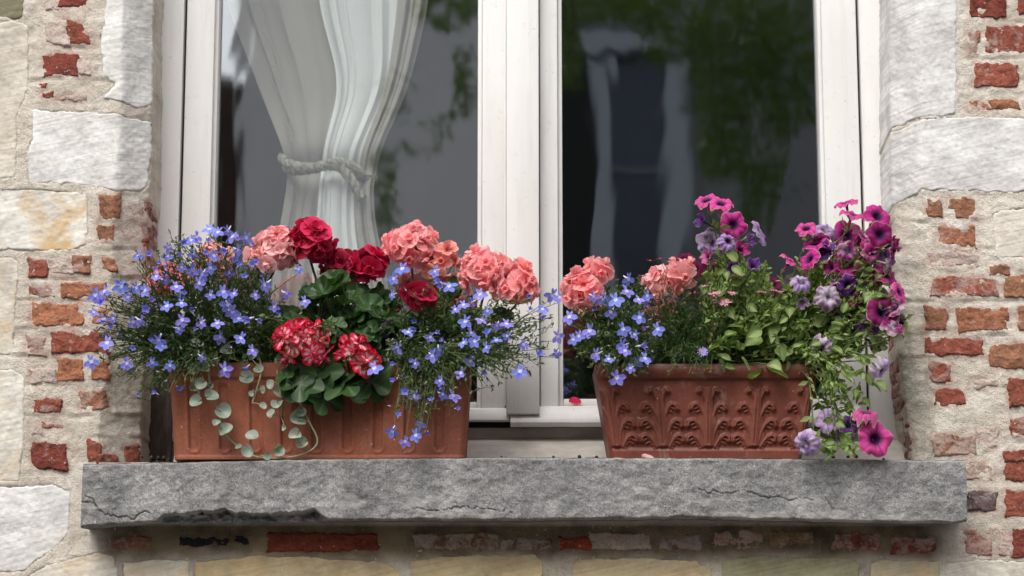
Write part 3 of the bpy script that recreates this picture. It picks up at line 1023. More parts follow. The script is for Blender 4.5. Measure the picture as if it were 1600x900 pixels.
for k, (a, b, g0, g1, bt, gb) in enumerate(((283.5, 790, 335, 746, 638, 628), (843.5, 1346.5, 879, 1284, 635, 623))):
    bead = 7
    sash = wpart("sash", [(a, g0 - bead, WIN_TOP + 62, 655, 0.143, 0.205), (g1 + bead, b, WIN_TOP + 62, 655, 0.143, 0.205),
                          (g0 - bead + .1, g1 + bead - .1, bt, 655, 0.144, 0.204), (g0 - bead + .1, g1 + bead - .1, WIN_TOP + 62, WIN_TOP + 125, 0.144, 0.204)],
                 M['paint'], bevel=0.003)
    # glazing beads: four slim sloping strips round the pane
    wpart("glazing_bead", [(g0 - bead, g0, WIN_TOP + 125, bt, 0.155, 0.19)], M['paint'], sash, 0.0025)
    wpart("glazing_bead", [(g1, g1 + bead, WIN_TOP + 125, bt, 0.155, 0.19)], M['paint'], sash, 0.0025)
    wpart("glazing_bead", [(g0 + .1, g1 - .1, gb, bt, 0.156, 0.19)], M['paint'], sash, 0.0025)
    wpart("glazing_bead", [(g0 + .1, g1 - .1, WIN_TOP + 125, WIN_TOP + 133, 0.156, 0.19)], M['paint'], sash, 0.0025)
    wpart("pane", [(g0 - 3, g1 + 3, WIN_TOP + 120, bt - 2, GLASS_Y - 0.002, GLASS_Y + 0.002)], M['glass'], sash, 0)
# weather bars: the right one thicker, with a rounded nose
def weather_bar(x0, x1, pts, mat):
    mb = MB()
    a, b = at(x0, 650, 0.13).x, at(x1, 650, 0.13).x
    n = len(pts)
    vs = [(a, y, z) for y, z in pts] + [(b, y, z) for y, z in pts]
    mb.add(vs, [(i, (i + 1) % n, n + (i + 1) % n, n + i) for i in range(n)] + [tuple(range(n))[::-1], tuple(range(n, 2 * n))])
    me = mb.mesh("weather_bar", mat, smooth=True)
    me.set_sharp_from_angle(angle=R(35))
    o = link("weather_bar", me, win, WLOC[win.name])
    o.matrix_basis = Matrix.Translation(-WLOC[win.name])
weather_bar(286, 796.5, [(0.1425, zz(637, 0.14)), (0.136, zz(638.5, 0.136)), (0.128, zz(652, 0.128)), (0.127, zz(656, 0.127)), (0.129, zz(658.5, 0.129)), (0.1425, zz(659, 0.14))], M['paint'])
weather_bar(797.5, 1345, [(0.1425, zz(634, 0.14)), (0.134, zz(635, 0.134)), (0.131, zz(643, 0.13)), (0.122, zz(649, 0.122)), (0.117, zz(654, 0.117)),
                          (0.116, zz(660, 0.116)), (0.119, zz(665, 0.119)), (0.125, zz(667.5, 0.125)), (0.1425, zz(667, 0.14))], M['paint'])
wpart("cover_strip", [(791, 842.5, WIN_TOP + 62, 647, 0.1135, 0.1428)], M['paint'], bevel=0.004)
wpart("cover_strip_bead", [(787.5, 790.8, WIN_TOP + 63, 634, 0.136, 0.1428)], M['paint'], bevel=0.0012)


# ================================================================== ROOM, CURTAIN
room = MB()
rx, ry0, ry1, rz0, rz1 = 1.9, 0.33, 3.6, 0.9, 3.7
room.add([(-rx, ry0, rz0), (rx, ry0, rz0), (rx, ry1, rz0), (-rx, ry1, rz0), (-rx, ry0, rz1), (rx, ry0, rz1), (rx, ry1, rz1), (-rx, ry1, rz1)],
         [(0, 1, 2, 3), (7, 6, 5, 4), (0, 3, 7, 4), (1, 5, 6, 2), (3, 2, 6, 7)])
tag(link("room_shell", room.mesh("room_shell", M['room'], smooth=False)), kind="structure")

cur = thing("curtain", "white and beige curtain gathered at its waist behind the window pane", "curtain", (at(520, 300, .3).x, 0.29, at(520, 300, .3).z - 0.55))
VV = [-460, 0, 130, 262, 330, 430, 760]


def panel(name, lx, rx_, Y, folds, amp, mat, seed):
    nu, nv = 110, 130
    vs = np.linspace(-460, 760, nv)
    a = np.linspace(0, 1, nu)
    Lx, Rx = np.interp(vs, VV, lx), np.interp(vs, VV, rx_)
    ker = np.ones(9) / 9
    Lx = np.convolve(np.pad(Lx, 4, mode='edge'), ker, 'valid')
    Rx = np.convolve(np.pad(Rx, 4, mode='edge'), ker, 'valid')
    Aa, Vv = np.meshgrid(a, vs)
    ph = 2 * math.pi * (folds * Aa + 0.22 * np.sin(2 * math.pi * Aa * 1.7 + seed)) + 0.35 * fbm(Aa * 3, Vv / 160, seed, 2)
    u = Lx[:, None] + (Rx - Lx)[:, None] * (Aa + 0.25 / folds / 2 * np.sin(2 * ph) * 0.5)
    w = np.interp(Vv, [-460, 0, 262, 430, 760], [1.2, 1.0, 0.42, 0.75, 1.2])
    dep = -amp * w * (np.sin(ph) + 0.35 * np.sin(2.3 * ph + seed)) + 0.01 * (Aa - 0.5) ** 2
    dep = dep - 0.016 * np.exp(-((Vv - 225) / 45) ** 2) * 0.6 + 0.012 * np.exp(-((Vv - 264) / 16) ** 2)
    P = at_np(u, Vv, Y)
    P[..., 1] += dep
    me = grid_mesh(name, P, np.ones((nv - 1, nu - 1), bool), mat)
    o = link(name, me, cur, WLOC[cur.name])
    o.matrix_basis = Matrix.Translation(-WLOC[cur.name])
    return o


pl = panel("lining_panel", [320, 348, 402, 452, 440, 424, 400], [505, 528, 556, 525, 508, 500, 480], 0.275, 2.2, 0.008, M['beige_cloth'], 3)
tag(pl, "beige patterned strip of the curtain")
panel("cloth_panel", [478, 498, 532, 500, 496, 488, 470], [640, 648, 632, 568, 562, 580, 620], 0.250, 3.6, 0.008, M['white_cloth'], 5)
tag(panel("lining_panel", [612, 622, 604, 556, 552, 566, 590], [690, 670, 640, 584, 582, 604, 640], 0.243, 1.8, 0.009, M['beige_cloth'], 8), "beige edge strip of the curtain")
# embroidered oval leaves and their stalk on the beige strip
mb = MB()
for cx, cy, rx_, ry_ in ((405, 25, 9, 20), (432, 122, 8, 19), (452, 205, 6, 17), (456, 305, 8, 14)):
    n = 28
    ring = []
    for k in range(n + 1):
        th = 2 * math.pi * k / n
        p = at(cx + rx_ * math.cos(th) + 3 * math.sin(th), cy + ry_ * math.sin(th), 0.2605)
        ring.append(p)
    mb.tube(ring, 0.0008, 4)
mb.tube([at(x, y, 0.2605) for x, y in ((408, 44), (424, 70), (432, 100))], 0.001, 4)
mb.tube([at(x, y, 0.2605) for x, y in ((435, 142), (444, 165), (452, 190))], 0.001, 4)
o = link("embroidery", mb.mesh("embroidery", M['beige_cloth']), cur, WLOC[cur.name])
o.matrix_basis = Matrix.Translation(-WLOC[cur.name])


def rope(path, rad, name="strand"):
    """three twisted strands along a pixel path (px, py, Y)"""
    P = [at(x, y, Y) for x, y, Y in path]
    pts = []
    for i in range(len(P) - 1):
        p0, p1, p2, p3 = P[max(i - 1, 0)], P[i], P[i + 1], P[min(i + 2, len(P) - 1)]
        for k in range(14):
            t = k / 14
            pts.append(0.5 * ((2 * p1) + (p2 - p0) * t + (2 * p0 - 5 * p1 + 4 * p2 - p3) * t * t + (3 * p1 - p0 - 3 * p2 + p3) * t ** 3))
    pts.append(P[-1])
    outs = []
    for s in range(3):
        q, acc = [], 0.0
        for i, p in enumerate(pts):
            tg = (pts[min(i + 1, len(pts) - 1)] - pts[max(i - 1, 0)]).normalized()
            a = tg.orthogonal().normalized() if abs(tg.z) > 0.95 else Vector((0, 0, 1)).cross(tg).normalized()
            b = tg.cross(a)
            if i: acc += (p - pts[i - 1]).length
            th = acc / (rad * 5.2) * 2 * math.pi + s * 2 * math.pi / 3
            q.append(p + (a * math.cos(th) + b * math.sin(th)) * rad * 0.55)
        outs.append(q)
    return outs


tb = thing("rope_tieback", "twisted grey rope tied round the curtain", "curtain tieback", at(515, 262, 0.232))
for path in ([(440, 246, .27), (452, 256, .245), (480, 262, .232), (515, 258, .227), (548, 266, .23), (572, 276, .243), (586, 280, .27)],
             [(446, 262, .27), (462, 266, .244), (495, 262, .23), (525, 253, .225), (552, 262, .228), (566, 272, .236)],
             [(534, 262, .225), (545, 276, .222), (556, 293, .223), (566, 310, .226)]):
    for q in rope(path, 0.0078):
        mb = MB()
        mb.tube(q, 0.0050, 6)
        o = link("strand", mb.mesh("strand", M['rope']), tb, WLOC[tb.name])
        o.matrix_basis = Matrix.Translation(-WLOC[tb.name])


# ================================================================== ACROSS THE STREET (seen mirrored in the panes)
mb = MB()
mb.add([(-40, -40, 0), (40, -40, 0), (40, 5, 0), (-40, 5, 0)], [(0, 1, 2, 3)])
tag(link("street", mb.mesh("street", M['street'], smooth=False)), kind="structure")
LH = 9.0
ex = refl(366, 200, LH).x
house = thing("white_house", "white rendered house across the street, mirrored in the window panes", "house", (3.5, -LH - 3, 0))


def hbox(name, x0, x1, y0, y1, z0, z1, mat, parent):
    mb = MB()
    mb.box((x0, y0, z0), (x1, y1, z1))
    o = link(name, mb.mesh(name, mat, smooth=False), parent, WLOC[parent.name])
    o.matrix_basis = Matrix.Translation(-WLOC[parent.name])
    WLOC[o.name] = Vector((0, 0, 0))
    return o


hbox("wall", ex, refl(830, 250, LH).x, -LH - 6, -LH, 0, 6.4, M['render'], house)
gh = thing("grey_house", "grey house with pale window posts across the street, mirrored in the right pane", "house", (7, -LH - 3, 0))
xm = refl(830, 250, LH).x
hbox("wall", xm + .002, 10, -LH - 6, -LH, 0, 6.2, M['grey_render'], gh)
hbox("roof", xm + .05, 10.2, -LH - 6.2, -LH + 0.3, 6.2, 6.5, M['roof'], gh)
hbox("roof", ex - 0.2, xm, -LH - 6.2, -LH + 0.3, 6.4, 6.7, M['roof'], house)
xr = lambda px: refl(px, 250, LH).x
zr = lambda py: refl(950, py, LH).z
hw = hbox("window", xr(922), xr(1062), -LH + 0.001, -LH + 0.05, 1.0, zr(66), M['dark_pane'], gh)
hbox("frame", xr(918), xr(960), -LH + 0.002, -LH + 0.12, 0.95, zr(98), M['blue_white'], hw).matrix_basis = Matrix.Identity(4)
hbox("frame", xr(1034), xr(1066), -LH + 0.002, -LH + 0.12, 0.95, zr(98), M['blue_white'], hw).matrix_basis = Matrix.Identity(4)
hbox("lintel", xr(905), xr(1075), -LH + 0.003, -LH + 0.16, zr(92), zr(62), M['blue_white'], hw).matrix_basis = Matrix.Identity(4)
hbox("glazing_bar", xr(961), xr(1033), -LH + 0.004, -LH + 0.08, zr(275), zr(268), M['grey_render'], hw).matrix_basis = Matrix.Identity(4)
for o in list(hw.children):
    o.matrix_basis = Matrix.Identity(4)
hbox("shutter", xr(848), xr(916), -LH + 0.004, -LH + 0.06, 0.4, zr(-40), M['shutter'], gh)
bh = thing("brick_house", "dark brick house beside the white one, mirrored at the window edge", "house", (ex - 3, -LH - 3, 0))
hbox("wall", ex - 7, ex - 0.02, -LH - 5.9, -LH + 0.02, 0, refl(350, 122, LH).z, M['dark_brick'], bh)
hbox("roof", ex - 7, ex - 0.25, -LH - 6, -LH - 0.2, refl(350, 122, LH).z, refl(350, 122, LH).z + 0.25, M['roof'], bh)

LT = 5.2
tree = thing("weeping_tree", "weeping green tree across the street, mirrored in the window panes", "tree", (refl(1500, 300, LT).x, -LT, 0))
tx, ty = tree.location.x, tree.location.y
mb = MB()
mb.tube([(tx, ty, 0), (tx - 0.05, ty, 1.2), (tx + 0.05, ty, 2.4), (tx - 0.1, ty, 3.6), (tx - 0.4, ty, 4.6)], [0.16, 0.13, 0.115, 0.09, 0.05], 8)
for q in (((tx - .1, ty, 3.6), (tx - .7, ty + .1, 5.0), (tx - 1.7, ty + .1, 5.5), (tx - 2.6, ty, 5.6)),
          ((tx - .2, ty, 4.0), (tx - .5, ty - .1, 5.2), (tx - 1.4, ty - .1, 5.8), (tx - 2.9, ty - .2, 6.0)),
          ((tx + .02, ty, 2.9), (tx + .7, ty, 3.8), (tx + 1.4, ty, 4.0)),
          ((tx - 1.7, ty + .1, 5.5), (tx - 3.2, ty + .1, 5.9), (tx - 4.0, ty, 5.8))):
    mb.tube(q, [0.05, 0.04, 0.03, 0.015][:len(q)], 6)
o = link("trunk", mb.mesh("trunk", M['bark']), tree, tree.location)
o.matrix_basis = Matrix.Translation(-WLOC[tree.name])
mb = MB()
blobs = [(1150, 60, 80, 110, 1300), (1130, 210, 45, 70, 480), (1235, 90, 50, 120, 700), (950, -10, 110, 38, 600), (892, 60, 22, 75, 170), (1185, 300, 28, 55, 240),
         (700, 5, 55, 30, 190), (728, 120, 14, 60, 110), (690, 195, 24, 26, 30), (598, 300, 16, 70, 120), (612, 140, 26, 60, 50), (1050, 40, 60, 50, 300), (1400, 60, 120, 160, 900),
         (640, 230, 50, 10, 24), (1215, 240, 26, 70, 120)]
for cx, cy, rx_, ry_, n in blobs:
    for k in range(int(n * 1.5)):
        th, rr = random.uniform(0, 2 * math.pi), math.sqrt(random.random())
        strand = random.choice((-0.8, -0.5, -0.2, 0.1, 0.35, 0.7)) if random.random() < 0.55 else math.cos(th) * rr
        L = LT + random.uniform(-0.4, 0.4)
        p = refl(cx + rx_ * strand + random.gauss(0, 7), cy + ry_ * math.sin(th) * rr, L)
        ln, wd = random.uniform(0.035, 0.07), random.uniform(0.004, 0.009)
        d = Vector((random.gauss(0, .5), random.gauss(0, .5), -1)).normalized()
        s = d.cross(Vector((random.gauss(0, 1), random.gauss(0, 1), random.gauss(0, .4)))).normalized() * wd
        mb.add([p, p + d * ln * .45 + s, p + d * ln, p + d * ln * .45 - s], [(0, 1, 2, 3)], 0, [(0, 0, random.random())] * 4)
o = link("crown", mb.mesh("crown", M['tree_leaf'], smooth=False), tree, tree.location, kind="stuff")
o.matrix_basis = Matrix.Translation(-WLOC[tree.name])


# ================================================================== PLANTERS
def planter(name, label, px_top, px_bot, py_rim, hgt, Yf_top, Yf_bot, depth, relief, mat, rim=None):
    """a tapering trough; relief(px, py) gives the height of the front face's ornament in metres"""
    zt, zb = at(800, py_rim, Yf_top).z, SILL_TOP + 0.0015
    xa0, xa1 = at(px_top[0], 590, Yf_top).x, at(px_top[1], 590, Yf_top).x
    xb0, xb1 = at(px_bot[0], 712, Yf_bot).x, at(px_bot[1], 712, Yf_bot).x
    th = thing(name, label, "planter", ((xb0 + xb1) / 2, Yf_bot + depth / 2, SILL_TOP))
    nu, nv = 400, 130
    a, t = np.meshgrid(np.linspace(0, 1, nu), np.linspace(0, 1, nv))
    x = (xa0 + (xb0 - xa0) * t) + ((xa1 - xa0) + ((xb1 - xb0) - (xa1 - xa0)) * t) * a
    y = Yf_top + (Yf_bot - Yf_top) * t
    z = zt + (zb - zt) * t
    # pixel of every point for the relief, measured on the face itself
    px = px_top[0] + (px_bot[0] - px_top[0]) * t + ((px_top[1] - px_top[0]) * (1 - t) + (px_bot[1] - px_bot[0]) * t) * a
    py = py_rim + (716 - py_rim) * t
    h = relief(px, py)
    rnd = 0.010 * np.clip(1 - np.minimum(a, 1 - a) * nu / 9, 0, 1) ** 2
    y = y - h + rnd + 0.0006 * fbm(px / 30, py / 30, 71, 3)
    P = np.stack([x, y, z], -1)
    front = grid_mesh("front_panel", P, np.ones((nv - 1, nu - 1), bool), mat)
    o = link("front_panel", front, th, WLOC[th.name])
    o.matrix_basis = Matrix.Translation(-WLOC[th.name])
    # sides and back, with the thickness of the clay
    mb = MB()
    Yb_t, Yb_b = Yf_top + depth + 0.012, Yf_bot + depth
    w = 0.010
    yo = 0.009
    ring_t = [(xa0, Yf_top + yo), (xa1, Yf_top + yo), (xa1, Yb_t), (xa0, Yb_t)]
    ring_b = [(xb0, Yf_bot + yo), (xb1, Yf_bot + yo), (xb1, Yb_b), (xb0, Yb_b)]
    ins_t = [(xa0 + w, Yf_top + w + yo), (xa1 - w, Yf_top + w + yo), (xa1 - w, Yb_t - w), (xa0 + w, Yb_t - w)]
    vs = [(X, Y, zb) for X, Y in ring_b] + [(X, Y, zt) for X, Y in ring_t] + [(X, Y, zt) for X, Y in ins_t] + [(X, Y, zt - 0.04) for X, Y in ins_t]
    fs = [(0, 3, 2, 1)]
    for k in range(4):
        k2 = (k + 1) % 4
        fs += [(k, k2, 4 + k2, 4 + k), (4 + k, 4 + k2, 8 + k2, 8 + k), (8 + k, 8 + k2, 12 + k2, 12 + k)]
    mb.add(vs, fs)
    o = link("trough", mb.mesh("trough", mat, smooth=False), th, WLOC[th.name])
    o.matrix_basis = Matrix.Translation(-WLOC[th.name])
    mb = MB()
    nx, ny = 40, 12
    vs, fs = [], []
    for j in range(ny):
        for i in range(nx):
            X = ins_t[0][0] + (ins_t[1][0] - ins_t[0][0]) * i / (nx - 1)
            Y = ins_t[0][1] + (ins_t[2][1] - ins_t[0][1]) * j / (ny - 1)
            vs.append((X, Y, zt - 0.018 + 0.012 * random.random()))
    for j in range(ny - 1):
        for i in range(nx - 1):
            fs.append((j * nx + i, j * nx + i + 1, (j + 1) * nx + i + 1, (j + 1) * nx + i))
    mb.add(vs, fs)
    o = link("soil", mb.mesh("soil", M['soil']), th, WLOC[th.name])
    o.matrix_basis = Matrix.Translation(-WLOC[th.name])
    return dict(thing=th, x0=xa0, x1=xa1, zt=zt, yf=Yf_top, yb=Yb_t)


def flutes(px, py):
    h = np.zeros_like(px)
    for c in np.arange(300, 720, 48.6):
        cc = c + (py - 600) * (c - 497) * -0.00016
        d = np.abs(px - cc)
        core = np.maximum(np.minimum(704 - py, 8.0), -20)
        dd = np.where(py > 696, np.hypot(px - cc, (py - 696) * 1.0), d)
        inner = 1 - sstep(4.5, 8.5, dd)
        ridge = np.exp(-((dd - 9.5) / 2.4) ** 2)
        fade = sstep(596, 606, py)
        h += (-0.0034 * inner + 0.0012 * ridge) * fade
    h += 0.0035 * (1 - sstep(588, 594, py)) + 0.0022 * sstep(709, 712, py)
    return h


def acanthus(px, py):
    h = np.zeros_like(px)
    taper = lambda c: c + (py - 606) * (c - 1104) * -0.00105
    for c in (949, 1029, 1107, 1185, 1266):
        cc = taper(c)
        X, Yv = px - cc, py
        t = (Yv - 606) / 91.0
        wdt = np.interp(t, [0, .08, .18, .3, .5, .75, .96, 1.0], [3, 8, 7, 9, 12, 16, 19, 16])
        blade = (1 - sstep(wdt - 2.5, wdt + 1.5, np.abs(X))) * sstep(605, 609, Yv) * (1 - sstep(695, 698, Yv))
        lf = blade * (0.0030 + 0.0032 * np.exp(-(X / 6.5) ** 2))
        xs = np.abs(X) * 0.90
        lobes = [((1, 640), (5, 622), (8, 612), (11, 609), (13, 612)), ((3, 674), (6, 650), (11, 637), (17, 631), (22, 633), (24, 639)),
                 ((6, 692), (9, 674), (14, 662), (21, 656), (27, 658), (29, 665)), ((9, 697), (13, 689), (18, 682), (24, 679), (29, 682), (29, 688))]
        for q, lb in enumerate(lobes):
            for off, amp, wd in ((0, 0.0078, 2.7), (5.0, 0.0055, 1.9), (10.0, 0.0040, 1.6)):
                if off and not q: continue
                n = len(lb) - 1
                for m_ in range(n - (1 if off else 0)):
                    ax, ay = lb[m_][0] - off * 0.45 * (m_ > 1), lb[m_][1] + off * (m_ > 0)
                    bx, by = lb[m_ + 1][0] - off * 0.60 * (m_ > 0), lb[m_ + 1][1] + off
                    ex_, ey_ = bx - ax, by - ay
                    s_ = np.clip(((xs - ax) * ex_ + (Yv - ay) * ey_) / (ex_ * ex_ + ey_ * ey_ + 1e-6), 0, 1)
                    dd = np.hypot(xs - ax - s_ * ex_, Yv - ay - s_ * ey_)
                    f = (m_ + s_) / n
                    lf = np.maximum(lf, amp * (0.55 + 0.45 * f) * np.exp(-(dd / (wd * (0.75 + 0.4 * f))) ** 2))
            kx, ky = lb[-1]
            lf = np.maximum(lf, (0.0066 if q else 0.005) * np.exp(-(np.hypot(xs - kx + 1, Yv - ky) / 2.9) ** 2))
        lf = lf - 0.0024 * np.exp(-(X / 1.0) ** 2) * sstep(620, 630, Yv) * (1 - sstep(690, 696, Yv))
        h = np.maximum(h, lf)
    rim = 1 - sstep(591, 595, py)
    h = h * sstep(598, 603, py) + rim * (0.0075 - 0.003 * np.abs((py - 581) / 11.0) ** 2)
    h += 0.003 * sstep(697, 703, py) + 0.0016 * sstep(594, 600, py) * 0
    return h


BOXL = planter("terracotta_trough", "orange terracotta trough with plain vertical flutes, under the lobelia and geraniums",
               (262, 735), (272, 726), 567, 0, -0.048, -0.040, 0.115, flutes, M['terracotta'])
BOXR = planter("terracotta_trough", "dark red terracotta trough with moulded acanthus leaves, under the petunias",
               (930, 1283), (955, 1252), 569, 0, -0.050, -0.036, 0.110, acanthus, M['dark_terracotta'])


# ================================================================== PLANT PIECES
def blade_grid(mb, L, W, nl=5, nw=2, shape=None, cup=0.15, droop=0.2, base=(0, 0, 0), rot=None, mat=0, e0=0.0, wave=0.0, notch=0.0, x_=0.0):
    """petal or leaf: lies in local XY, base at the origin, pointing +Y, normal +Z"""
    shape = shape or (lambda t: math.sin(math.pi * min(1, t * 0.92 + 0.04)) ** 0.7)
    vs, at_, fs = [], [], []
    cols = 2 * nw + 1
    for i in range(nl + 1):
        t = i / nl
        w = W * shape(t)
        for j in range(cols):
            s = (j - nw) / nw
            x = s * w
            y = L * t - notch * L * (1 - abs(s)) * (t ** 6)
            z = cup * W * s * s - droop * L * t * t + wave * L * math.sin(5 * s + 7 * t) * t
            p = Vector((x, y, z))
            if rot is not None: p = rot @ p
            vs.append(p + Vector(base))
            edge = max(abs(s), t) ** 3 if e0 >= 0 else (1 - abs(s))
            at_.append((t, edge, x_ if x_ else (1.0 if abs(s) < 0.3 else 0.0)))
    for i in range(nl):
        for j in range(cols - 1):
            a = i * cols + j
            fs.append((a, a + 1, a + cols + 1, a + cols))
    mb.add(vs, fs, mat, at_)


def rotz(a): return Matrix.Rotation(a, 3, 'Z')
def rotx(a): return Matrix.Rotation(a, 3, 'X')


# ---- lobelia: two narrow upper lips, three broad lower ones, pale eye
def lobelia_flower(seed):
    rd = random.Random(seed)
    mb = MB()
    S = 0.0128
    for a, L, W in ((180, 1.0, 0.33), (118, 1.0, 0.31), (242, 1.0, 0.31), (22, 0.85, 0.15), (-22, 0.85, 0.15)):
        sh = lambda t: (0.35 + 0.9 * math.sin(math.pi * min(1, 0.08 + 0.86 * t)) ** 0.8 * (0.45 + 0.55 * t)) * (1.0 if t < 0.97 else 0.45)
        rt = rotz(R(a + rd.uniform(-7, 7))) @ rotx(R(rd.uniform(-4, 22)))
        blade_grid(mb, S * L, S * W, 4, 1, sh, 0.25, 0.12 + rd.uniform(-.1, .2), (0, 0, 0.001), rt)
    mb.tube([(0, 0, 0.001), (0, 0.001, -0.005), (0, 0.003, -0.011)], [0.0018, 0.0014, 0.0008], 5)
    return mb.mesh("lobelia_flower", M['petal_lobelia'])


def lobelia_side(seed):
    """half-open flower"""
    rd = random.Random(seed)
    mb = MB()
    for a in (0, 72, 144, 216, 288):
        rt = rotz(R(a + rd.uniform(-10, 10))) @ rotx(R(58 + rd.uniform(-12, 12)))
        blade_grid(mb, 0.0115, 0.0028, 3, 1, None, 0.3, 0.1, (0, 0, 0), rt)
    mb.tube([(0, 0, 0.001), (0, 0, -0.008)], [0.0016, 0.0009], 5)
    return mb.mesh("lobelia_flower", M['petal_lobelia'])


LOB = [lobelia_flower(k) for k in range(5)] + [lobelia_side(k) for k in range(2)]


# ---- zonal geranium floret: two rounds of broad overlapping petals
def floret(seed, mat, layers=2, cupo=34, size=0.0165, npet=5, wide=0.56, ecup=0.16, shrink=0.26):
    rd = random.Random(seed)
    mb = MB()
    sh = lambda t: (0.22 + 0.92 * t ** 0.75) if t < 0.72 else 0.945 * math.sqrt(max(0.0, 1 - ((t - 0.66) / 0.36) ** 2)) + 0.05
    for k in range(layers):
        s = size * (1.0 - shrink * k)
        for i in range(npet):
            a = 360 / npet * (i + 0.5 * k) + rd.uniform(-10, 10)
            el = cupo * (0.4 + 1.0 * k) + rd.uniform(-9, 9)
            rt = rotz(R(a)) @ rotx(R(el))
            blade_grid(mb, s * rd.uniform(.9, 1.08), s * wide, 6, 2, sh, ecup * (1 if k == 0 else 2.2), rd.uniform(.08, .28) * (1 if k == 0 else -0.5), (0, 0, 0.001 * k), rt, wave=rd.uniform(0.01, 0.04))
    mb.tube([(0, 0, 0.001), (0, 0, -0.008)], [0.0014, 0.0008], 4)
    return mb.mesh("floret", mat)


FL_SAL = [floret(10 + k, M['petal_salmon'], 2, 42, 0.0200, 5, 0.68, 0.18, 0.34) for k in range(5)]
FL_OLD = [floret(30 + k, M['petal_salmon'], 2, 46, 0.0200, 5, 0.46) for k in range(4)]
FL_CRI = [floret(50 + k, M['petal_crimson'], 2, 30, 0.0235, 5, 0.62, 0.12, 0.4) for k in range(5)]
FL_TWO = [floret(70 + k, M['petal_two_tone'], 2, 42, 0.0225, 5, 0.46, 0.2, 0.28) for k in range(5)]


# ---- petunia
def petunia(seed, open_=1.0, wilt=0.0):
    rd = random.Random(seed)
    mb = MB()
    nth, nr = 40, 9
    vs, at_, fs = [], [], []
    Rm = 0.0245
    ph = rd.uniform(0, 6)
    for j in range(nr + 1):
        t = j / nr
        for i in range(nth):
            th = 2 * math.pi * i / nth
            lobe = abs(math.cos(2.5 * th)) ** 0.8           # 1 in the middle of a lobe
            r = Rm * (0.10 + 0.90 * t) * (1 - 0.20 * t * t * (1 - lobe)) * open_
            z = 0.014 * (t ** 0.6) - 0.010 * t ** 3 * (1 + wilt * 0.9)
            z += (0.0030 * t * t) * math.sin(5 * th + ph) + 0.0022 * t ** 3 * math.sin(11 * th + 2 * ph) * (1 + 2 * wilt)
            z += 0.0016 * t * (1 - lobe)
            vs.append((r * math.cos(th), r * math.sin(th), z))
            vein = max(0.0, 1 - abs(math.sin(2.5 * th)) * 4)
            vein = max(vein, 0.6 * max(0.0, 1 - abs(math.sin(7.5 * th + 0.4)) * 3.5))
            at_.append((t, t if j == nr else t * 0.8, vein * (1 - 0.45 * t)))
    for j in range(nr):
        for i in range(nth):
            i2 = (i + 1) % nth
            fs.append((j * nth + i, j * nth + i2, (j + 1) * nth + i2, (j + 1) * nth + i))
    mb.add(vs, fs, 0, at_)
    # throat tube
    tv, ta, tf = [], [], []
    rr = [(0.10, 0.0), (0.085, -0.008), (0.07, -0.017), (0.05, -0.026)]
    n8 = 10
    for q, (r, z) in enumerate(rr):
        for i in range(n8):
            th = 2 * math.pi * i / n8
            tv.append((Rm * r * open_ * math.cos(th) * 1.1, Rm * r * open_ * math.sin(th) * 1.1, z))
            ta.append((0.0 if q == 0 else 0.5, 0.0, 0.2))
    for q in range(len(rr) - 1):
        for i in range(n8):
            i2 = (i + 1) % n8
            tf.append((q * n8 + i, (q + 1) * n8 + i, (q + 1) * n8 + i2, q * n8 + i2))
    mb.add(tv, tf, 0, ta)
    for k in range(5):
        rt = rotz(R(72 * k)) @ rotx(R(62))
        blade_grid(mb, 0.013, 0.0018, 3, 1, None, 0.1, -0.1, (0, 0, -0.026), rt, 1)
    return mb.mesh("petunia_flower", [M['petal_petunia'], M['petunia_leaf']])


PET = [petunia(k) for k in range(4)]
PET_W = [petunia(20 + k, 0.92, 1.0) for k in range(3)]
PET_C = [petunia(40 + k, 0.55, -0.9) for k in range(2)]


def daisy(seed):
    rd = random.Random(seed)
    mb = MB()
    for k in range(14):
        rt = rotz(R(360 / 14 * k + rd.uniform(-5, 5))) @ rotx(R(rd.uniform(2, 24)))
        blade_grid(mb, 0.0088, 0.0013, 3, 1, None, 0.2, 0.1, (0, 0, 0), rt)
    mb.add([(0.0022 * math.cos(2 * math.pi * k / 8), 0.0022 * math.sin(2 * math.pi * k / 8), 0.0012) for k in range(8)] + [(0, 0, 0.0024)],
           [(k, (k + 1) % 8, 8) for k in range(8)], 0, [(0.0, 0, 0)] * 9)
    return mb.mesh("daisy_flower", M['petal_daisy'])


DAI = [daisy(k) for k in range(3)]


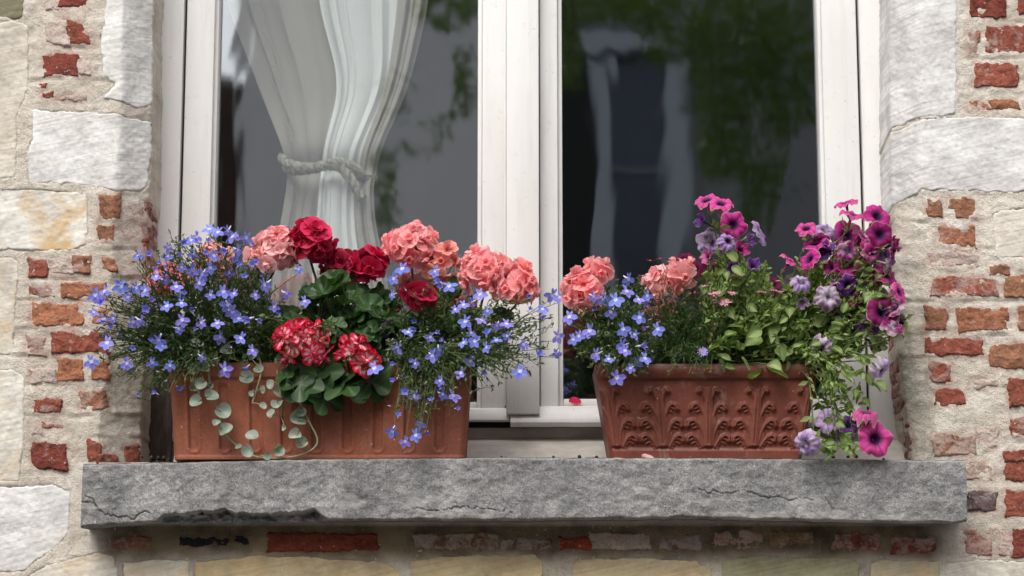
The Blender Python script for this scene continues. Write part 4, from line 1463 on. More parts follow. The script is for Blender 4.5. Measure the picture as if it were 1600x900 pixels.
# ---- leaves
def palmate_leaf(seed, lobes=5, depth=0.24, mat=None, cup=0.16, gap=14, pw=0.55):
    """rounded lobed leaf of radius 1 cm times scale, petiole notch at -Y"""
    rd = random.Random(seed)
    mb = MB()
    nth, nr = 45, 5
    vs, at_, fs = [(0, 0, 0)], [(0, 1, 0.5)], []
    for j in range(1, nr + 1):
        t = j / nr
        for i in range(nth):
            th = -math.pi / 2 + R(gap) + (2 * math.pi - R(2 * gap)) * i / (nth - 1)
            k = (i / (nth - 1)) * lobes
            lob = abs(math.sin(math.pi * k)) ** pw
            scal = 0.03 * math.sin(math.pi * k * 3)
            r = (1 - depth * (1 - lob) * t) * (1 + scal * t) * (0.86 + 0.14 * math.sin(th))
            r *= 0.01
            crease = abs(math.cos(math.pi * k))            # high between lobes
            z = 0.01 * (cup * t * t * (1 + 0.5 * math.sin(2 * th + seed)) - 0.10 * t * (1 - crease) + 0.05 * t * t * math.sin(3 * th + seed * 2))
            vs.append((r * t * math.cos(th), r * t * math.sin(th), z))
            at_.append((t, max(0.0, 1 - abs(math.cos(math.pi * k)) * 5.5) if False else max(0.0, 1 - (1 - abs(math.sin(math.pi * k))) * 14) * (1 - .4 * t), 0.5))
    for i in range(nth - 1):
        fs.append((0, 1 + i, 2 + i))
    for j in range(nr - 1):
        for i in range(nth - 1):
            a = 1 + j * nth + i
            fs.append((a, a + nth, a + nth + 1, a + 1))
    mb.add(vs, fs, 0, at_)
    return mb.mesh("leaf", mat)


GL = [palmate_leaf(k, 7, 0.16, M['geranium_leaf'], 0.42) for k in range(4)]
IVY = [palmate_leaf(10 + k, 5, 0.27, M['geranium_leaf'], 0.10, 14, 0.8) for k in range(4)]
DIC = [palmate_leaf(20 + k, 1, 0.0, M['silver_leaf'], 0.25 + 0.22 * k, 7) for k in range(3)]


def ovate_leaf(seed, mat, W=0.30, droop=0.25, cup=0.5):
    rd = random.Random(seed)
    mb = MB()
    sh = lambda t: math.sin(math.pi * (t ** 0.8) * 0.97 + 0.05) ** 0.85
    blade_grid(mb, 0.01, 0.01 * W, 7, 2, sh, cup, droop, wave=0.03 * rd.random(), e0=-1)
    return mb.mesh("leaf", mat)


PL = [ovate_leaf(k, M['petunia_leaf'], 0.28 + 0.05 * k, 0.15 + 0.15 * k) for k in range(4)]
DRY = ovate_leaf(9, M['dry'], 0.22, 0.8, 1.4)


# ================================================================== PLANTING
def bez(p0, p1, p2, n):
    return [p0 * (1 - t) ** 2 + p1 * 2 * t * (1 - t) + p2 * t * t for t in (i / (n - 1) for i in range(n))]


def in_poly(poly):
    xs, ys = [p[0] for p in poly], [p[1] for p in poly]
    while True:
        x, y = random.uniform(min(xs), max(xs)), random.uniform(min(ys), max(ys))
        c = False
        for (ax, ay), (bx, by) in zip(poly, poly[1:] + poly[:1]):
            if (ay > y) != (by > y) and x < (bx - ax) * (y - ay) / (by - ay) + ax:
                c = not c
        if c: return x, y


def pick_y(px, py, box, near=0.058, far=0.07):
    """depth of a shoot: hanging ones clear the trough and the wall, upright ones fill the bed"""
    if py > 566 or px < 258 or px > 1392:
        return box['yf'] - random.uniform(0.02, near)
    return random.uniform(box['yf'] - near, box['yf'] + far)


def root_pt(box, x0, x1):
    return Vector((random.uniform(x0, x1), random.uniform(box['yf'] + 0.025, box['yb'] - 0.02), box['zt'] - 0.012))


def arc(root, tip, box, n=8, lift=0.03):
    low = tip.z < box['zt'] + 0.02
    c = root.lerp(tip, 0.55)
    c.z = max(root.z + 0.035, tip.z + lift) if low else max(root.z, tip.z) * 0.5 + (root.z + tip.z) * 0.25 + lift * random.uniform(-.3, 1.2)
    if low:
        c.y = min(c.y, box['yf'] - 0.02)
        c.z = max(c.z, box['zt'] + 0.045)
    return bez(root, c, tip, n)


def rvec(s=1.0):
    return Vector((random.gauss(0, s), random.gauss(0, s), random.gauss(0, s)))


def small_leaf(mb, p, d, L, W, mat=0):
    d = d.normalized()
    s = d.cross(rvec()).normalized() * W
    up = d.cross(s).normalized()
    x_ = random.random()
    m = p + d * L * 0.5 + up * L * 0.08
    t = p + d * L - up * L * random.uniform(-.1, .25)
    mb.add([p, m + s - up * W * .4, t, m - s - up * W * .4, m], [(0, 1, 4), (1, 2, 4), (4, 2, 3), (0, 4, 3)], mat, [(0, 0, x_)] * 5)


def shoot(mb, pts, rad, nleaf, L, W, mat_leaf=0, mat_stem=1, start=0.25, spread=0.8):
    mb.tube(pts, [rad * (1 - 0.6 * i / (len(pts) - 1)) for i in range(len(pts))], 3, mat_stem, cap=False)
    n = len(pts)
    for k in range(nleaf):
        t = start + (1 - start) * (k + random.random()) / nleaf
        f = t * (n - 1)
        i = min(int(f), n - 2)
        p = pts[i].lerp(pts[i + 1], f - i)
        tg = (pts[i + 1] - pts[i]).normalized()
        d = tg * 0.7 + rvec(spread * 0.7) + Vector((0, -0.15, 0.1))
        sc = random.uniform(.6, 1.15) * (1.15 - 0.45 * t)
        small_leaf(mb, p, d, L * sc, W * sc, mat_leaf)


def finish_stuff(name, mb, mats, th, smooth=False):
    o = link(name, mb.mesh(name, mats, smooth=smooth), th, WLOC[th.name], kind="stuff")
    o.matrix_basis = Matrix.Translation(-WLOC[th.name])
    return o


def cam_dir(p, jx=0.4, jz=0.35, up=0.15):
    d = (CAM - p).normalized()
    return (d + Vector((random.gauss(0, jx), 0, random.gauss(0, jz) + up))).normalized()


def lobelia(label, box, rx0, rx1, flowers, poly, nsprig, nextra):
    x0, x1 = at(rx0, 570, 0).x, at(rx1, 570, 0).x
    th = thing("lobelia_plant", label, "lobelia", ((x0 + x1) / 2, box['yf'] + 0.05, box['zt'] - 0.015))
    mb = MB()
    fl = list(flowers)
    for k in range(nextra):
        fl.append(in_poly(poly))
    for i, (px, py) in enumerate(fl):
        real = i < len(flowers)
        Y = box['yf'] - random.uniform(0.035, 0.075) if real else pick_y(px, py, box)
        if px > 850 and box is BOXL: Y = random.uniform(0.0, 0.06)
        tip = at(px, py, Y)
        pts = arc(root_pt(box, x0, x1), tip + Vector((0, 0.006, -0.006)), box)
        shoot(mb, pts, 0.0011, 13, 0.012, 0.0018)
        mb.tube([pts[-1], tip + Vector((0, .003, -.002))], 0.0005, 3, 1, cap=False)
        v = random.random()
        b = random.uniform(0.88, 1.12)
        colr = (0.265 * b * random.uniform(.85, 1.3), 0.29 * b * random.uniform(.92, 1.08), 0.80 * min(b, 1.05), 1)
        mesh = LOB[random.randrange(5)] if (v < 0.85 and real) else LOB[5 + random.randrange(2)]
        link("flower", mesh, th, tip, frame_of(cam_dir(tip, .55, .42), (random.gauss(0, .35), 0, 1)), random.uniform(.68, 1.12) * (1 if real else .75), colr)
    for k in range(nsprig):
        px, py = in_poly(poly)
        tip = at(px, py, pick_y(px, py, box))
        pts = arc(root_pt(box, x0, x1), tip, box)
        shoot(mb, pts, 0.0011, 16, 0.0145, 0.0025)
        for q in range(random.choice((1, 2, 3, 4))):        # side twigs with seed heads
            i = random.randrange(3, len(pts))
            e = pts[i] + rvec(.35) * 0.024 + Vector((0, -0.006, 0.006))
            shoot(mb, [pts[i], pts[i].lerp(e, .5) + Vector((0, 0, .002)), e], 0.0006, 5, 0.008, 0.0013, start=.1)
            mb.tube([e, e + rvec(.5) * 0.006], [0.0014, 0.0005], 4, random.choice((1, 1, 2)))
    finish_stuff("foliage", mb, [M['lobelia_leaf'], M['stem'], M['spent']], th)
    return th


z5 = lambda L: [(100 + x / 2.143, 320 + y / 2.143) for x, y in L]
z6 = lambda L: [(380 + x / 2.142, 320 + y / 2.142) for x, y in L]
z7 = lambda L: [(860 + x / 2.047, 300 + y / 2.047) for x, y in L]
z8 = lambda L: [(1080 + x / 2.044, 290 + y / 2.044) for x, y in L]
FA = z5([(250, 168), (283, 165), (395, 125), (428, 118), (442, 106), (487, 83), (518, 93), (550, 85), (567, 108), (612, 108), (540, 150), (352, 140), (430, 165), (580, 150), (633, 205),
         (575, 185), (555, 225), (393, 207), (432, 215), (465, 230), (345, 170), (490, 210), (783, 215), (675, 265), (105, 300), (140, 290), (190, 275), (245, 275), (275, 285), (213, 308),
         (375, 275), (390, 293), (393, 330), (490, 300), (532, 290), (572, 297), (548, 332), (275, 350), (97, 360), (135, 385), (165, 378), (255, 388), (395, 385), (381, 413), (462, 392),
         (513, 398), (562, 357), (585, 383), (623, 380), (648, 385), (520, 443), (592, 445), (145, 462), (318, 450), (327, 475), (628, 487), (460, 508), (90, 525), (210, 528), (295, 527),
         (353, 537), (230, 390), (345, 340), (540, 550), (120, 330), (310, 240), (340, 250), (500, 170), (455, 260), (600, 240), (640, 300), (705, 340), (742, 295), (806, 322), (640, 190)])
FB = z6([(535, 215), (645, 220), (660, 260), (690, 275), (505, 245), (500, 300), (710, 350), (737, 335), (767, 325), (793, 300), (815, 355), (745, 390), (797, 388), (850, 402), (880, 400),
         (760, 428), (778, 455), (815, 435), (848, 455), (740, 462), (817, 475), (885, 437), (553, 428), (627, 440), (517, 478), (630, 503), (655, 483), (577, 530), (762, 520), (732, 563),
         (660, 587), (665, 632), (545, 630), (575, 637), (518, 708), (580, 770), (540, 792), (500, 755), (592, 730), (940, 465), (985, 505), (927, 557), (1050, 497), (1055, 440), (1000, 350),
         (1035, 300), (1060, 310), (440, 548), (700, 640)])
FC = z7([(248, 277), (240, 318), (135, 332), (168, 337), (208, 345), (62, 400), (92, 460), (127, 443), (72, 470), (195, 380), (270, 457), (238, 507), (287, 492), (272, 545), (258, 562),
         (300, 533), (212, 592), (232, 490), (20, 515), (310, 330), (285, 400), (345, 437), (150, 518), (185, 535), (232, 437), (280, 345)])
lobelia("large billowing clump of blue lobelia spilling over the trough end beside the brick", BOXL, 275, 430, FA,
        [(138, 480), (215, 405), (282, 362), (390, 365), (432, 440), (440, 520), (410, 575), (300, 598), (235, 628), (185, 612), (160, 560)], 340, 48)
lobelia("blue lobelia trailing down the fluted trough near the window's centre post", BOXL, 600, 728, FB,
        [(610, 470), (680, 425), (760, 470), (835, 455), (862, 490), (868, 560), (815, 600), (745, 625), (690, 655), (648, 700), (610, 640), (600, 540)], 230, 26)
lobelia("small clump of blue lobelia in the acanthus trough", BOXR, 935, 1020, FC,
        [(882, 490), (925, 452), (1000, 430), (1030, 490), (1030, 560), (985, 605), (930, 590), (890, 550)], 170, 16)


# ---- geraniums
def leaf_obj(th, mesh, p, n, scale, root=None, mb=None, up=None, color=None, rad=0.0012):
    rot = frame_of(n, up or (random.gauss(0, .6), random.gauss(0, .3), 1), 0)
    o = link("leaf", mesh, th, p, rot, scale, color)
    if mb is not None and root is not None:
        c = root.lerp(p, .5) + Vector((0, -0.005, 0.02))
        mb.tube(bez(root, c, p, 6), [rad * 1.2] * 3 + [rad] * 3, 4, 0, cap=False)
    return o


def head(th, mb, box, px, py, rx, ry, Y, meshes, cols, n, rootx):
    c = at(px, py, Y)
    rx, ry = rx / 1000, ry / 1000
    rz = min(rx, ry) * 0.95
    root = Vector((at(rootx, 570, 0).x, box['yf'] + 0.05, box['zt'] - 0.012))
    hm = MB()
    n = max(5, int(n * (0.85 if meshes[0] in FL_SAL else 0.58 if meshes[0] in FL_TWO else 0.62)))
    base = c + Vector((0, 0.012, -ry * 0.75))
    hm.tube(bez(root, Vector((root.x * .4 + base.x * .6, root.y, (root.z + base.z) / 2 + .01)), base, 8), 0.0019, 6, 0)
    dirs = []
    for k in range(n):
        zf = 1 - 1.55 * (k + 0.5) / n                    # from the crown down past the equator
        th_ = k * 2.39996
        s = math.sqrt(max(0, 1 - zf * zf))
        d = Vector((s * math.cos(th_), s * math.sin(th_), zf))
        # lean the ball towards the viewer
        d = Matrix.Rotation(R(38), 3, 'X') @ d
        dirs.append((d + rvec(0.10)).normalized())
    rads = [random.uniform(.52, .92) for d in dirs]
    for d, q in zip(dirs, rads):
        p = c + Vector((d.x * rx * q, d.y * rz * q, d.z * ry * q))
        hm.tube(bez(base, (base + p) / 2 + Vector((d.x, d.y, 0)) * .004, p - d * 0.006, 4), 0.0007, 3, 0, cap=False)
    hd = link("flower_head", hm.mesh("flower_head", M['stem'], origin=base), th, base)
    for d, q in zip(dirs, rads):
        p = c + Vector((d.x * rx * q, d.y * rz * q, d.z * ry * q))
        b = random.uniform(.86, 1.1)
        col = random.choice(cols)
        if random.random() < 0.05: col = (col[0] * .55, col[1] * .6 + .05, col[2] * .45)
        link("floret", random.choice(meshes), hd, p, frame_of(d + rvec(.16), rvec()), random.uniform(.85, 1.12), (col[0] * b, col[1] * b, col[2] * b, 1))


SAL = [(0.96, 0.37, 0.40), (0.96, 0.44, 0.47), (0.95, 0.32, 0.33)]
SALP = [(0.96, 0.53, 0.54), (0.96, 0.45, 0.46), (0.97, 0.63, 0.63)]
SALD = [(0.78, 0.33, 0.25), (0.80, 0.26, 0.22), (0.72, 0.30, 0.20)]
CRI = [(0.50, 0.008, 0.055), (0.42, 0.006, 0.042), (0.56, 0.012, 0.075)]
DCR = [(0.20, 0.003, 0.022), (0.30, 0.004, 0.03), (0.48, 0.008, 0.05)]
TWO = [(0.72, 0.022, 0.075), (0.62, 0.014, 0.05)]


def geranium(label, box, px0, px1, heads, leaves, group=None, buds=()):
    """heads: (px,py,rx,ry,Y,meshes,cols,n); leaves: (poly, n, meshes, radius range in cm, Y range, normal)"""
    x0, x1 = at(px0, 570, 0).x, at(px1, 570, 0).x
    th = thing("geranium_plant", label, "geranium", ((x0 + x1) / 2, box['yf'] + 0.055, box['zt'] - 0.015), group)
    mb = MB()
    for h in heads:
        head(th, mb, box, *h, rootx=random.uniform(px0, px1))
    for poly, n, meshes, (r0, r1), (Y0, Y1), nrm in leaves:
        for k in range(n):
            px, py = in_poly(poly)
            p = at(px, py, random.uniform(Y0, Y1))
            nn = Vector(nrm) + rvec(.36)
            if nn.y > -0.1: nn.y = -0.25
            leaf_obj(th, random.choice(meshes), p, nn, random.uniform(r0, r1), root_pt(box, x0, x1), mb)
    for px, py, nb in buds:
        p = at(px, py, box['yf'] - 0.045)
        bm_ = MB()
        bm_.tube(bez(root_pt(box, x0, x1), p + Vector((0, .02, .01)), p, 6), 0.0012, 5, 0, cap=False)
        for k in range(nb):
            d = (Vector((0, -.5, .5)) + rvec(.7)).normalized()
            e = p + d * random.uniform(.008, .014)
            bm_.tube([p, e], 0.0006, 4, 0, cap=False)
            bm_.tube([e, e + d * .002, e + d * .005, e + d * .0085], [.0008, .0021, .0019, .0003], 6, 1)
        link("bud_cluster", bm_.mesh("bud_cluster", [M['stem'], M['petunia_leaf']], origin=p), th, p, kind="stuff")
    finish_stuff("stems", mb, [M['stem']], th, True)
    return th


yl = BOXL['yf']
geranium("pale salmon geranium half hidden behind the big lobelia clump", BOXL, 300, 420,
         [(268, 440, 34, 28, 0.03, FL_SAL, SAL, 20), (332, 408, 32, 22, 0.045, FL_SAL, SALP, 16), (428, 394, 40, 36, -0.02, FL_SAL, SALP, 26)],
         [([(265, 480), (430, 460), (435, 560), (280, 570)], 34, GL, (2.0, 2.9), (0.0, 0.05), (0, -.6, .7))])
geranium("crimson geranium with dark green leaves beside the curtain's foot", BOXL, 460, 590,
         [(484, 379, 42, 33, -0.02, FL_CRI, CRI, 24), (532, 418, 28, 22, 0.01, FL_CRI, DCR, 14), (578, 413, 27, 23, -0.01, FL_CRI, CRI, 14), (655, 464, 20, 9, -0.06, FL_CRI, CRI, 8)],
         [([(470, 462), (520, 442), (600, 448), (615, 510), (600, 556), (500, 556)], 44, GL + IVY[:1], (1.9, 2.9), (-0.085, 0.0), (0, -.65, .75)),
          ([(440, 500), (600, 470), (612, 568), (440, 572)], 26, GL, (2.2, 3.0), (-0.02, 0.04), (0, -.7, .6))])
geranium("large salmon geranium with fading florets in front of the dark pane", BOXL, 620, 680,
         [(643, 388, 40, 34, 0.0, FL_SAL, SAL, 26), (690, 413, 28, 30, 0.0, FL_OLD + FL_SAL[:1], SALD, 18)],
         [([(610, 460), (720, 450), (720, 560), (610, 565)], 22, GL, (1.8, 2.6), (-0.03, 0.04), (0, -.6, .7))])
geranium("bright salmon geranium leaning over the window's centre post", BOXL, 690, 725,
         [(758, 424, 40, 34, -0.03, FL_SAL, SAL, 26), (806, 446, 34, 38, -0.045, FL_SAL, SAL, 22)],
         [([(690, 490), (790, 490), (790, 560), (690, 565)], 13, GL, (1.6, 2.4), (-0.03, 0.04), (0, -.6, .7))])
geranium("red and white ivy geranium hanging over the fluted trough", BOXL, 450, 570,
         [(472, 537, 43, 35, -0.088, FL_TWO, TWO, 26), (552, 549, 17, 18, -0.088, FL_TWO, TWO, 10), (571, 564, 9, 12, -0.088, FL_TWO, TWO, 6)],
         [([(438, 580), (520, 566), (585, 585), (575, 612), (530, 625), (500, 622), (455, 606)], 13, IVY, (3.4, 4.6), (-0.085, -0.062), (0, -.9, .38)),
          ([(430, 540), (460, 500), (600, 560), (590, 580), (440, 590)], 16, IVY, (2.0, 2.8), (-0.08, -0.055), (0, -.8, .5))], buds=((516, 512, 9), (424, 498, 8), (548, 572, 5)))
geranium("salmon geranium at the trough corner next to the blue lobelia", BOXR, 945, 975,
         [(912, 458, 32, 34, -0.03, FL_SAL, SAL, 24), (933, 425, 18, 16, -0.02, FL_OLD, SAL, 9)],
         [([(930, 500), (1010, 500), (1010, 565), (935, 565)], 13, GL, (1.6, 2.3), (-0.02, 0.04), (0, -.6, .7))])
geranium("faded pale salmon geranium between the lobelia and the tall petunia", BOXR, 1020, 1070,
         [(1040, 444, 30, 22, 0.0, FL_OLD + FL_SAL[:2], SALP, 16), (1066, 428, 18, 22, 0.0, FL_OLD, SALP, 10)],
         [([(1010, 480), (1090, 480), (1090, 565), (1010, 565)], 12, GL, (1.6, 2.3), (-0.01, 0.04), (0, -.6, .7))])


# ---- silver trailing dichondra
def dichondra():
    th = thing("dichondra_plant", "silvery trailing dichondra with kidney shaped leaves looping down the fluted trough", "dichondra",
               (at(330, 570, yl).x, yl + 0.03, BOXL['zt'] - 0.015))
    mb = MB()
    runs = [[(322, 556, .02), (325, 574, -.022), (329, 605, -.018), (340, 640, -.014), (354, 680, -.012), (384, 706, -.013), (404, 715, -.016)],
            [(448, 556, .02), (452, 590, -.024), (468, 628, -.02), (484, 660, -.016), (496, 690, -.014), (478, 708, -.015), (440, 716, -.017), (404, 715, -.016)],
            [(405, 556, .02), (408, 580, -.022), (400, 612, -.018), (394, 630, -.016)], [(430, 560, .02), (436, 600, -.022), (440, 630, -.018), (439, 652, -.015)],
            [(300, 560, .02), (318, 568, -.022), (306, 590, -.02), (312, 618, -.018)]]
    for r_ in runs:
        P = [at(x, y, yl + d) for x, y, d in r_]
        pts = []
        for i in range(len(P) - 1):
            p0, p1, p2, p3 = P[max(i - 1, 0)], P[i], P[i + 1], P[min(i + 2, len(P) - 1)]
            for k in range(6):
                t = k / 6
                pts.append(0.5 * ((2 * p1) + (p2 - p0) * t + (2 * p0 - 5 * p1 + 4 * p2 - p3) * t * t + (3 * p1 - p0 - 3 * p2 + p3) * t ** 3))
        pts.append(P[-1])
        mb.tube(pts, 0.0015, 5)
    spots = [(303, 576, 10), (318, 578, 10), (315, 600, 9), (308, 628, 10), (329, 619, 11), (347, 644, 11), (354, 675, 11), (395, 682, 11), (389, 703, 9), (434, 702, 11), (464, 656, 12),
             (462, 682, 10), (473, 693, 10), (434, 633, 9), (434, 612, 10), (424, 647, 8), (403, 577, 9), (384, 590, 10), (395, 614, 6), (392, 560, 7), (354, 551, 9), (305, 537, 9),
             (424, 600, 9), (470, 642, 8), (412, 608, 7), (330, 600, 6), (338, 662, 6), (417, 712, 6), (300, 606, 7), (374, 700, 6), (445, 668, 6), (410, 634, 6)]
    for x, y, r_ in spots:
        Y = yl - random.uniform(.016, .03)
        p = at(x, y, Y)
        leaf_obj(th, random.choice(DIC), p, (random.gauss(0, .45), -1, random.gauss(.35, .4)), r_ / 10 * random.uniform(.95, 1.35), up=(random.gauss(0, 1), 0, random.gauss(-.4, .8)))
        q = min((pp for r2 in runs for pp in [at(a, b, yl + d) for a, b, d in r2]), key=lambda v: (v - p).length)
        mb.tube(bez(q, q.lerp(p, .5) + Vector((0, -.004, .003)), p, 4), 0.0008, 3, cap=False)
    finish_stuff("stems", mb, [M['silver_stem']], th, True)
dichondra()

# ---- petunias
MAG, PINK, DMAG, PUR, MAU, LIL = (0.50, 0.030, 0.235), (0.66, 0.070, 0.31), (0.235, 0.008, 0.105), (0.125, 0.030, 0.22), (0.34, 0.20, 0.36), (0.42, 0.25, 0.56)


def petunia_plant(label, px0, px1, flowers, leafsets, nstem_poly):
    box = BOXR
    x0, x1 = at(px0, 570, 0).x, at(px1, 570, 0).x
    th = thing("petunia_plant", label, "petunia", ((x0 + x1) / 2, box['yf'] + 0.055, box['zt'] - 0.015))
    mb = MB()
    for (px, py, r_, col, al, kind, nrm) in flowers:
        Y = random.uniform(-0.10, -0.06) if (py > 560 or px > 1385) else random.uniform(-0.085, -0.01)
        p = at(px, py, Y)
        d = Vector(nrm) if nrm else cam_dir(p, .3, .25, .1)
        d = (d + rvec(.08)).normalized()
        mesh = random.choice({'o': PET, 'w': PET_W, 'c': PET_C}[kind])
        b = random.uniform(.88, 1.12)
        link("flower", mesh, th, p, frame_of(d, rvec()), r_ / 22.5 * (1.1 if kind != 'c' else 1.6), (col[0] * b, col[1] * b, col[2] * b, al))
        e = p - d * 0.028 * r_ / 22.5
        pts = arc(root_pt(box, x0, x1), e, box, 9, 0.02)
        mb.tube(pts, [0.0019 - 0.0008 * i / 8 for i in range(9)], 5, 0, cap=False)
        for k in range(9):
            i = random.randrange(2, 9)
            small_leaf(mb, pts[i], (pts[i] - pts[i - 1]).normalized() * .4 + rvec(.8) + Vector((0, -.2, .1)), random.uniform(.012, .024), random.uniform(.003, .0055), 1)
    for poly, n, (s0, s1), (Y0, Y1) in leafsets:
        for k in range(n):
            px, py = in_poly(poly)
            p = at(px, py, random.uniform(Y0, Y1))
            leaf_obj(th, random.choice(PL), p, Vector((0, -.8, .6)) + rvec(.45), random.uniform(s0, s1), root_pt(box, x0, x1) if (k % 3 == 0 and py < 575) else None, mb,
                     up=(random.gauss(0, .9), random.gauss(0, .4), random.gauss(.1, .8)))
    for poly, n in nstem_poly:
        for k in range(n):
            px, py = in_poly(poly)
            tip = at(px, py, random.uniform(-.09, -.02) if py < 560 else random.uniform(-.10, -.065))
            shoot(mb, arc(root_pt(box, x0, x1), tip, box, 8, .02), 0.0014, 12, 0.017, 0.0034, 1, 0, start=.45)
    finish_stuff("stems", mb, [M['stem'], M['petunia_leaf']], th, True)
    return th


up_, side_l, side_r, dn = (0, -.55, .85), (-.8, -.6, .2), (.8, -.55, .2), (.1, -.75, -.6)
PT1 = [(1105, 318, 17, PINK, 1, 'o', (-.3, -.5, .8)), (1126, 323, 17, PINK, 1, 'o', (.2, -.7, .6)), (1144, 353, 20, MAG, 1, 'o', (.1, -1, .15)), (1181, 366, 19, LIL, .55, 'o', (.9, -.35, .3)),
       (1109, 379, 19, PUR, .35, 'o', (-.2, -1, .1)), (1102, 348, 13, PUR, 1, 'c', (-.7, -.5, .2)), (1136, 379, 15, LIL, .4, 'w', (.2, -.7, .3)), (1153, 395, 15, MAG, 1, 'c', (.5, -.6, .5)),
       (1124, 392, 12, PINK, 1, 'c', side_l), (1175, 421, 14, PUR, 1, 'c', (.3, -.8, .4)), (1143, 413, 12, PUR, 1, 'c', dn), (1110, 404, 12, PINK, .8, 'c', side_l), (1165, 378, 12, PUR, .8, 'c', side_r)]
PT2 = [(1323, 323, 17, PINK, 1, 'o', (-.3, -.25, .95)), (1330, 341, 18, PINK, 1, 'o', (.2, -.5, .85)), (1368, 341, 20, MAG, 1, 'o', (.2, -.9, .4)), (1260, 361, 15, PINK, 1, 'o', (-.2, -.8, .6)),
       (1289, 363, 17, LIL, .3, 'w', (.2, -.9, .5)), (1321, 370, 22, MAG, 1, 'o', (0, -1, .2)), (1373, 368, 19, DMAG, 1, 'o', (.15, -1, .1)), (1276, 386, 19, MAG, 1, 'o', (-.3, -.5, .8)),
       (1268, 408, 17, MAG, 1, 'o', (-.6, -.5, .5)), (1232, 412, 16, PINK, 1, 'o', (.55, -.3, .7)), (1323, 416, 23, MAG, 1, 'o', (-.1, -.95, .35)), (1369, 406, 19, PINK, 1, 'o', (.5, -.6, .6)),
       (1349, 383, 15, DMAG, 1, 'o', (.3, -.8, .3)), (1351, 397, 15, MAG, 1, 'c', (.4, -.6, .5)), (1382, 401, 16, PUR, .9, 'o', (.6, -.7, .1)), (1322, 445, 15, PUR, 1, 'o', (.2, -.8, -.3)),
       (1293, 465, 20, MAU, .05, 'w', (0, -1, .1)), (1251, 443, 15, LIL, .2, 'w', (.1, -.8, .5)), (1381, 434, 19, MAG, 1, 'o', (.5, -.7, .4)), (1374, 469, 18, PUR, .6, 'o', (.1, -.9, .1)),
       (1401, 459, 15, PINK, 1, 'o', (.7, -.6, .3)), (1376, 491, 23, DMAG, 1, 'o', (.1, -1, .25)), (1354, 512, 19, PUR, .7, 'w', (-.1, -.9, -.1)), (1405, 505, 17, MAU, 0, 'w', (.6, -.7, -.1)),
       (1283, 543, 18, MAU, .1, 'w', (-.3, -.7, -.5)), (1312, 531, 19, MAU, .15, 'w', (.2, -.8, -.4)), (1375, 576, 17, LIL, .05, 'w', (.5, -.5, -.7)), (1342, 471, 14, PINK, .9, 'c', side_l),
       (1339, 434, 13, PUR, .9, 'c', side_r), (1303, 492, 12, PUR, 1, 'c', dn), (1252, 470, 11, LIL, .6, 'c', dn), (1390, 385, 14, DMAG, 1, 'c', side_r),
       (1261, 693, 20, LIL, .1, 'w', (-.5, -.8, -.2)), (1295, 659, 18, LIL, .4, 'o', (-.1, -.8, .5)), (1324, 667, 15, PUR, .9, 'o', (.1, -.9, .3)), (1352, 651, 20, PINK, .9, 'w', (.1, -.35, .9)),
       (1365, 687, 24, PINK, 1, 'o', (.1, -1, .1))]
petunia_plant("tall upright petunia with a top cluster of magenta and purple blooms", 1090, 1180, PT1,
              [([(1105, 420), (1150, 400), (1190, 430), (1240, 470), (1240, 575), (1110, 575)], 190, (1.0, 2.4), (-0.085, 0.03)),
               ([(1150, 500), (1230, 500), (1230, 585), (1150, 585)], 12, (2.4, 3.4), (-0.09, -0.06))],
              [([(1100, 400), (1200, 400), (1240, 500), (1110, 560)], 120)])
for k in range(26):
    px, py = in_poly([(1265, 380), (1340, 350), (1395, 390), (1410, 500), (1370, 540), (1330, 470), (1270, 440)])
    PT2.append((px, py, random.uniform(12, 18), random.choice((MAG, DMAG, DMAG, PUR, PUR, PINK)), random.choice((1, 1, .7, .4)), random.choice('ooowc'), (random.gauss(.2, .6), -.7, random.gauss(.2, .5))))
petunia_plant("wide trailing petunia with many magenta, purple and faded mauve blooms by the reveal", 1190, 1275, PT2,
              [([(1225, 450), (1300, 400), (1390, 420), (1405, 520), (1370, 560), (1320, 620), (1285, 640), (1270, 580), (1225, 575)], 225, (1.1, 2.5), (-0.085, 0.03)),
               ([(1285, 580), (1350, 560), (1380, 600), (1330, 650), (1300, 660)], 30, (1.4, 2.6), (-0.09, -0.03)),
               ([(1270, 690), (1330, 675), (1350, 700), (1310, 716), (1285, 712)], 26, (1.0, 1.9), (-0.10, -0.078))],
              [([(1240, 420), (1380, 380), (1400, 520), (1330, 600), (1250, 560)], 140), ([(1290, 600), (1360, 580), (1330, 660), (1340, 700), (1290, 708)], 16)])


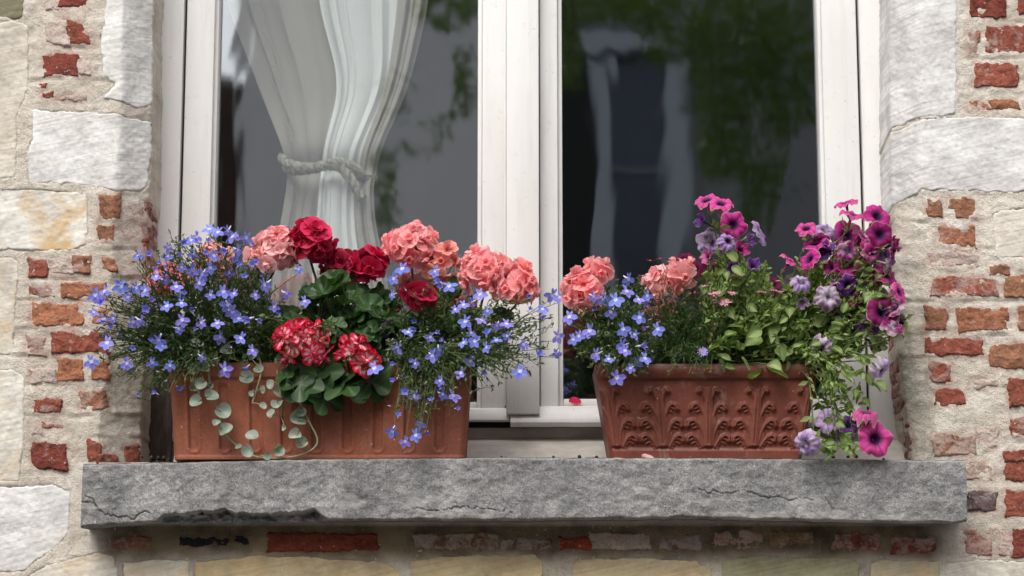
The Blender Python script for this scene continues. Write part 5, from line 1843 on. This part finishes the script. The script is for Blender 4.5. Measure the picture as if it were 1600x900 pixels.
# ---- cut-leaved daisy
def daisies():
    box = BOXR
    x0, x1 = at(1015, 570, 0).x, at(1120, 570, 0).x
    th = thing("daisy_plant", "fine leaved daisy with small pink and maroon flowers and yellow buds", "daisy", ((x0 + x1) / 2, box['yf'] + 0.05, box['zt'] - 0.015))
    mb = MB()
    LILC, PNKC, MARC = (0.36, 0.30, 0.72), (0.68, 0.30, 0.46), (0.22, 0.03, 0.10)
    for px, py, col, s, nrm in [(1016, 408, MARC, .9, (0, -.2, 1)), (1031, 405, MARC, .8, (0, -.2, 1)), (1045, 407, MARC, .9, (.2, -.2, 1)), (1031, 424, MARC, .8, (0, -.3, 1)), (1005, 432, MARC, 1.0, (-.2, -.3, 1)),
                                (1098, 550, LILC, 1.0, (0, -1, .2)), (1153, 432, PNKC, 1.6, (0, -.35, 1)), (1126, 470, PNKC, 1.5, (0, -.6, .8)), (1117, 460, PNKC, 1.3, (-.2, -.4, 1)), (1144, 459, PNKC, 1.0, (.2, -.5, 1)),
                                (1190, 457, PNKC, 1.0, (0, -.3, 1)), (1212, 456, PNKC, 1.5, (.1, -.35, 1)), (1134, 474, PNKC, 1.2, (0, -.5, .8)), (1100, 448, PNKC, .9, (0, -.4, 1)), (1242, 438, PNKC, 1.0, (0, -.4, 1))]:
        p = at(px, py, random.uniform(-0.09, -0.06))
        link("flower", random.choice(DAI), th, p, frame_of(Vector(nrm) + rvec(.1), rvec()), s, (*col, 1))
        shoot(mb, arc(root_pt(box, x0, x1), p - Vector((0, 0, .002)), box), 0.0009, 8, 0.011, 0.0012)
    poly = [(1000, 500), (1015, 440), (1090, 440), (1150, 480), (1140, 575), (1100, 590), (1020, 585)]
    for k in range(190):
        px, py = in_poly(poly)
        tip = at(px, py, pick_y(px, py, box))
        pts = arc(root_pt(box, x0, x1), tip, box)
        shoot(mb, pts, 0.0008, 13, 0.013, 0.0014)
        if random.random() < .35:
            mb.tube([tip, tip + Vector((0, 0, .002)), tip + Vector((0, 0, .0045))], [.0012, .0024, .0012], 5, 2)
    finish_stuff("foliage", mb, [M['daisy_leaf'], M['stem'], M['dry']], th)
daisies()

# ---- dropped petals
def petal(name, label, p, n, size, col, mat):
    mb = MB()
    blade_grid(mb, 0.02 * size, 0.009 * size, 6, 2, None, 0.35, 0.25, wave=.04)
    o = link(name, mb.mesh(name, mat), None, p, frame_of(n, (1, .2, 0)), 1, (*col, 1))
    tag(o, label, "petal")
crumbs = MB()
for k in range(60):
    px = random.choice((random.uniform(735, 940), random.uniform(735, 940), random.uniform(225, 262), random.uniform(1290, 1420)))
    p = Vector((at(px, 712, -.04).x, random.uniform(-.066, .02), SILL_TOP + .0012))
    r_ = random.uniform(.0008, .0028)
    crumbs.tube([p, p + Vector((0, 0, r_)), p + Vector((r_ * .3, 0, r_ * 1.8))], [r_, r_ * 1.2, r_ * .4], 5)
tag(link("spilled_soil", crumbs.mesh("spilled_soil", M['soil'])), "dark crumbs of potting soil spilled on the stone sill", "soil", kind="stuff")
petal("fallen_petal", "crimson petal lying on the window's bottom rail", at(889, 629, 0.146) + Vector((0, 0, .001)), (0, -.75, .6), 1.0, CRI[2], M['petal_crimson'])
petal("fallen_petal", "pale pink petal lying on the sill edge against the acanthus trough", Vector((at(1003, 714, -.062).x, -.060, SILL_TOP + .003)), (.1, -.5, 1), 1.0, SALP[2], M['petal_salmon'])
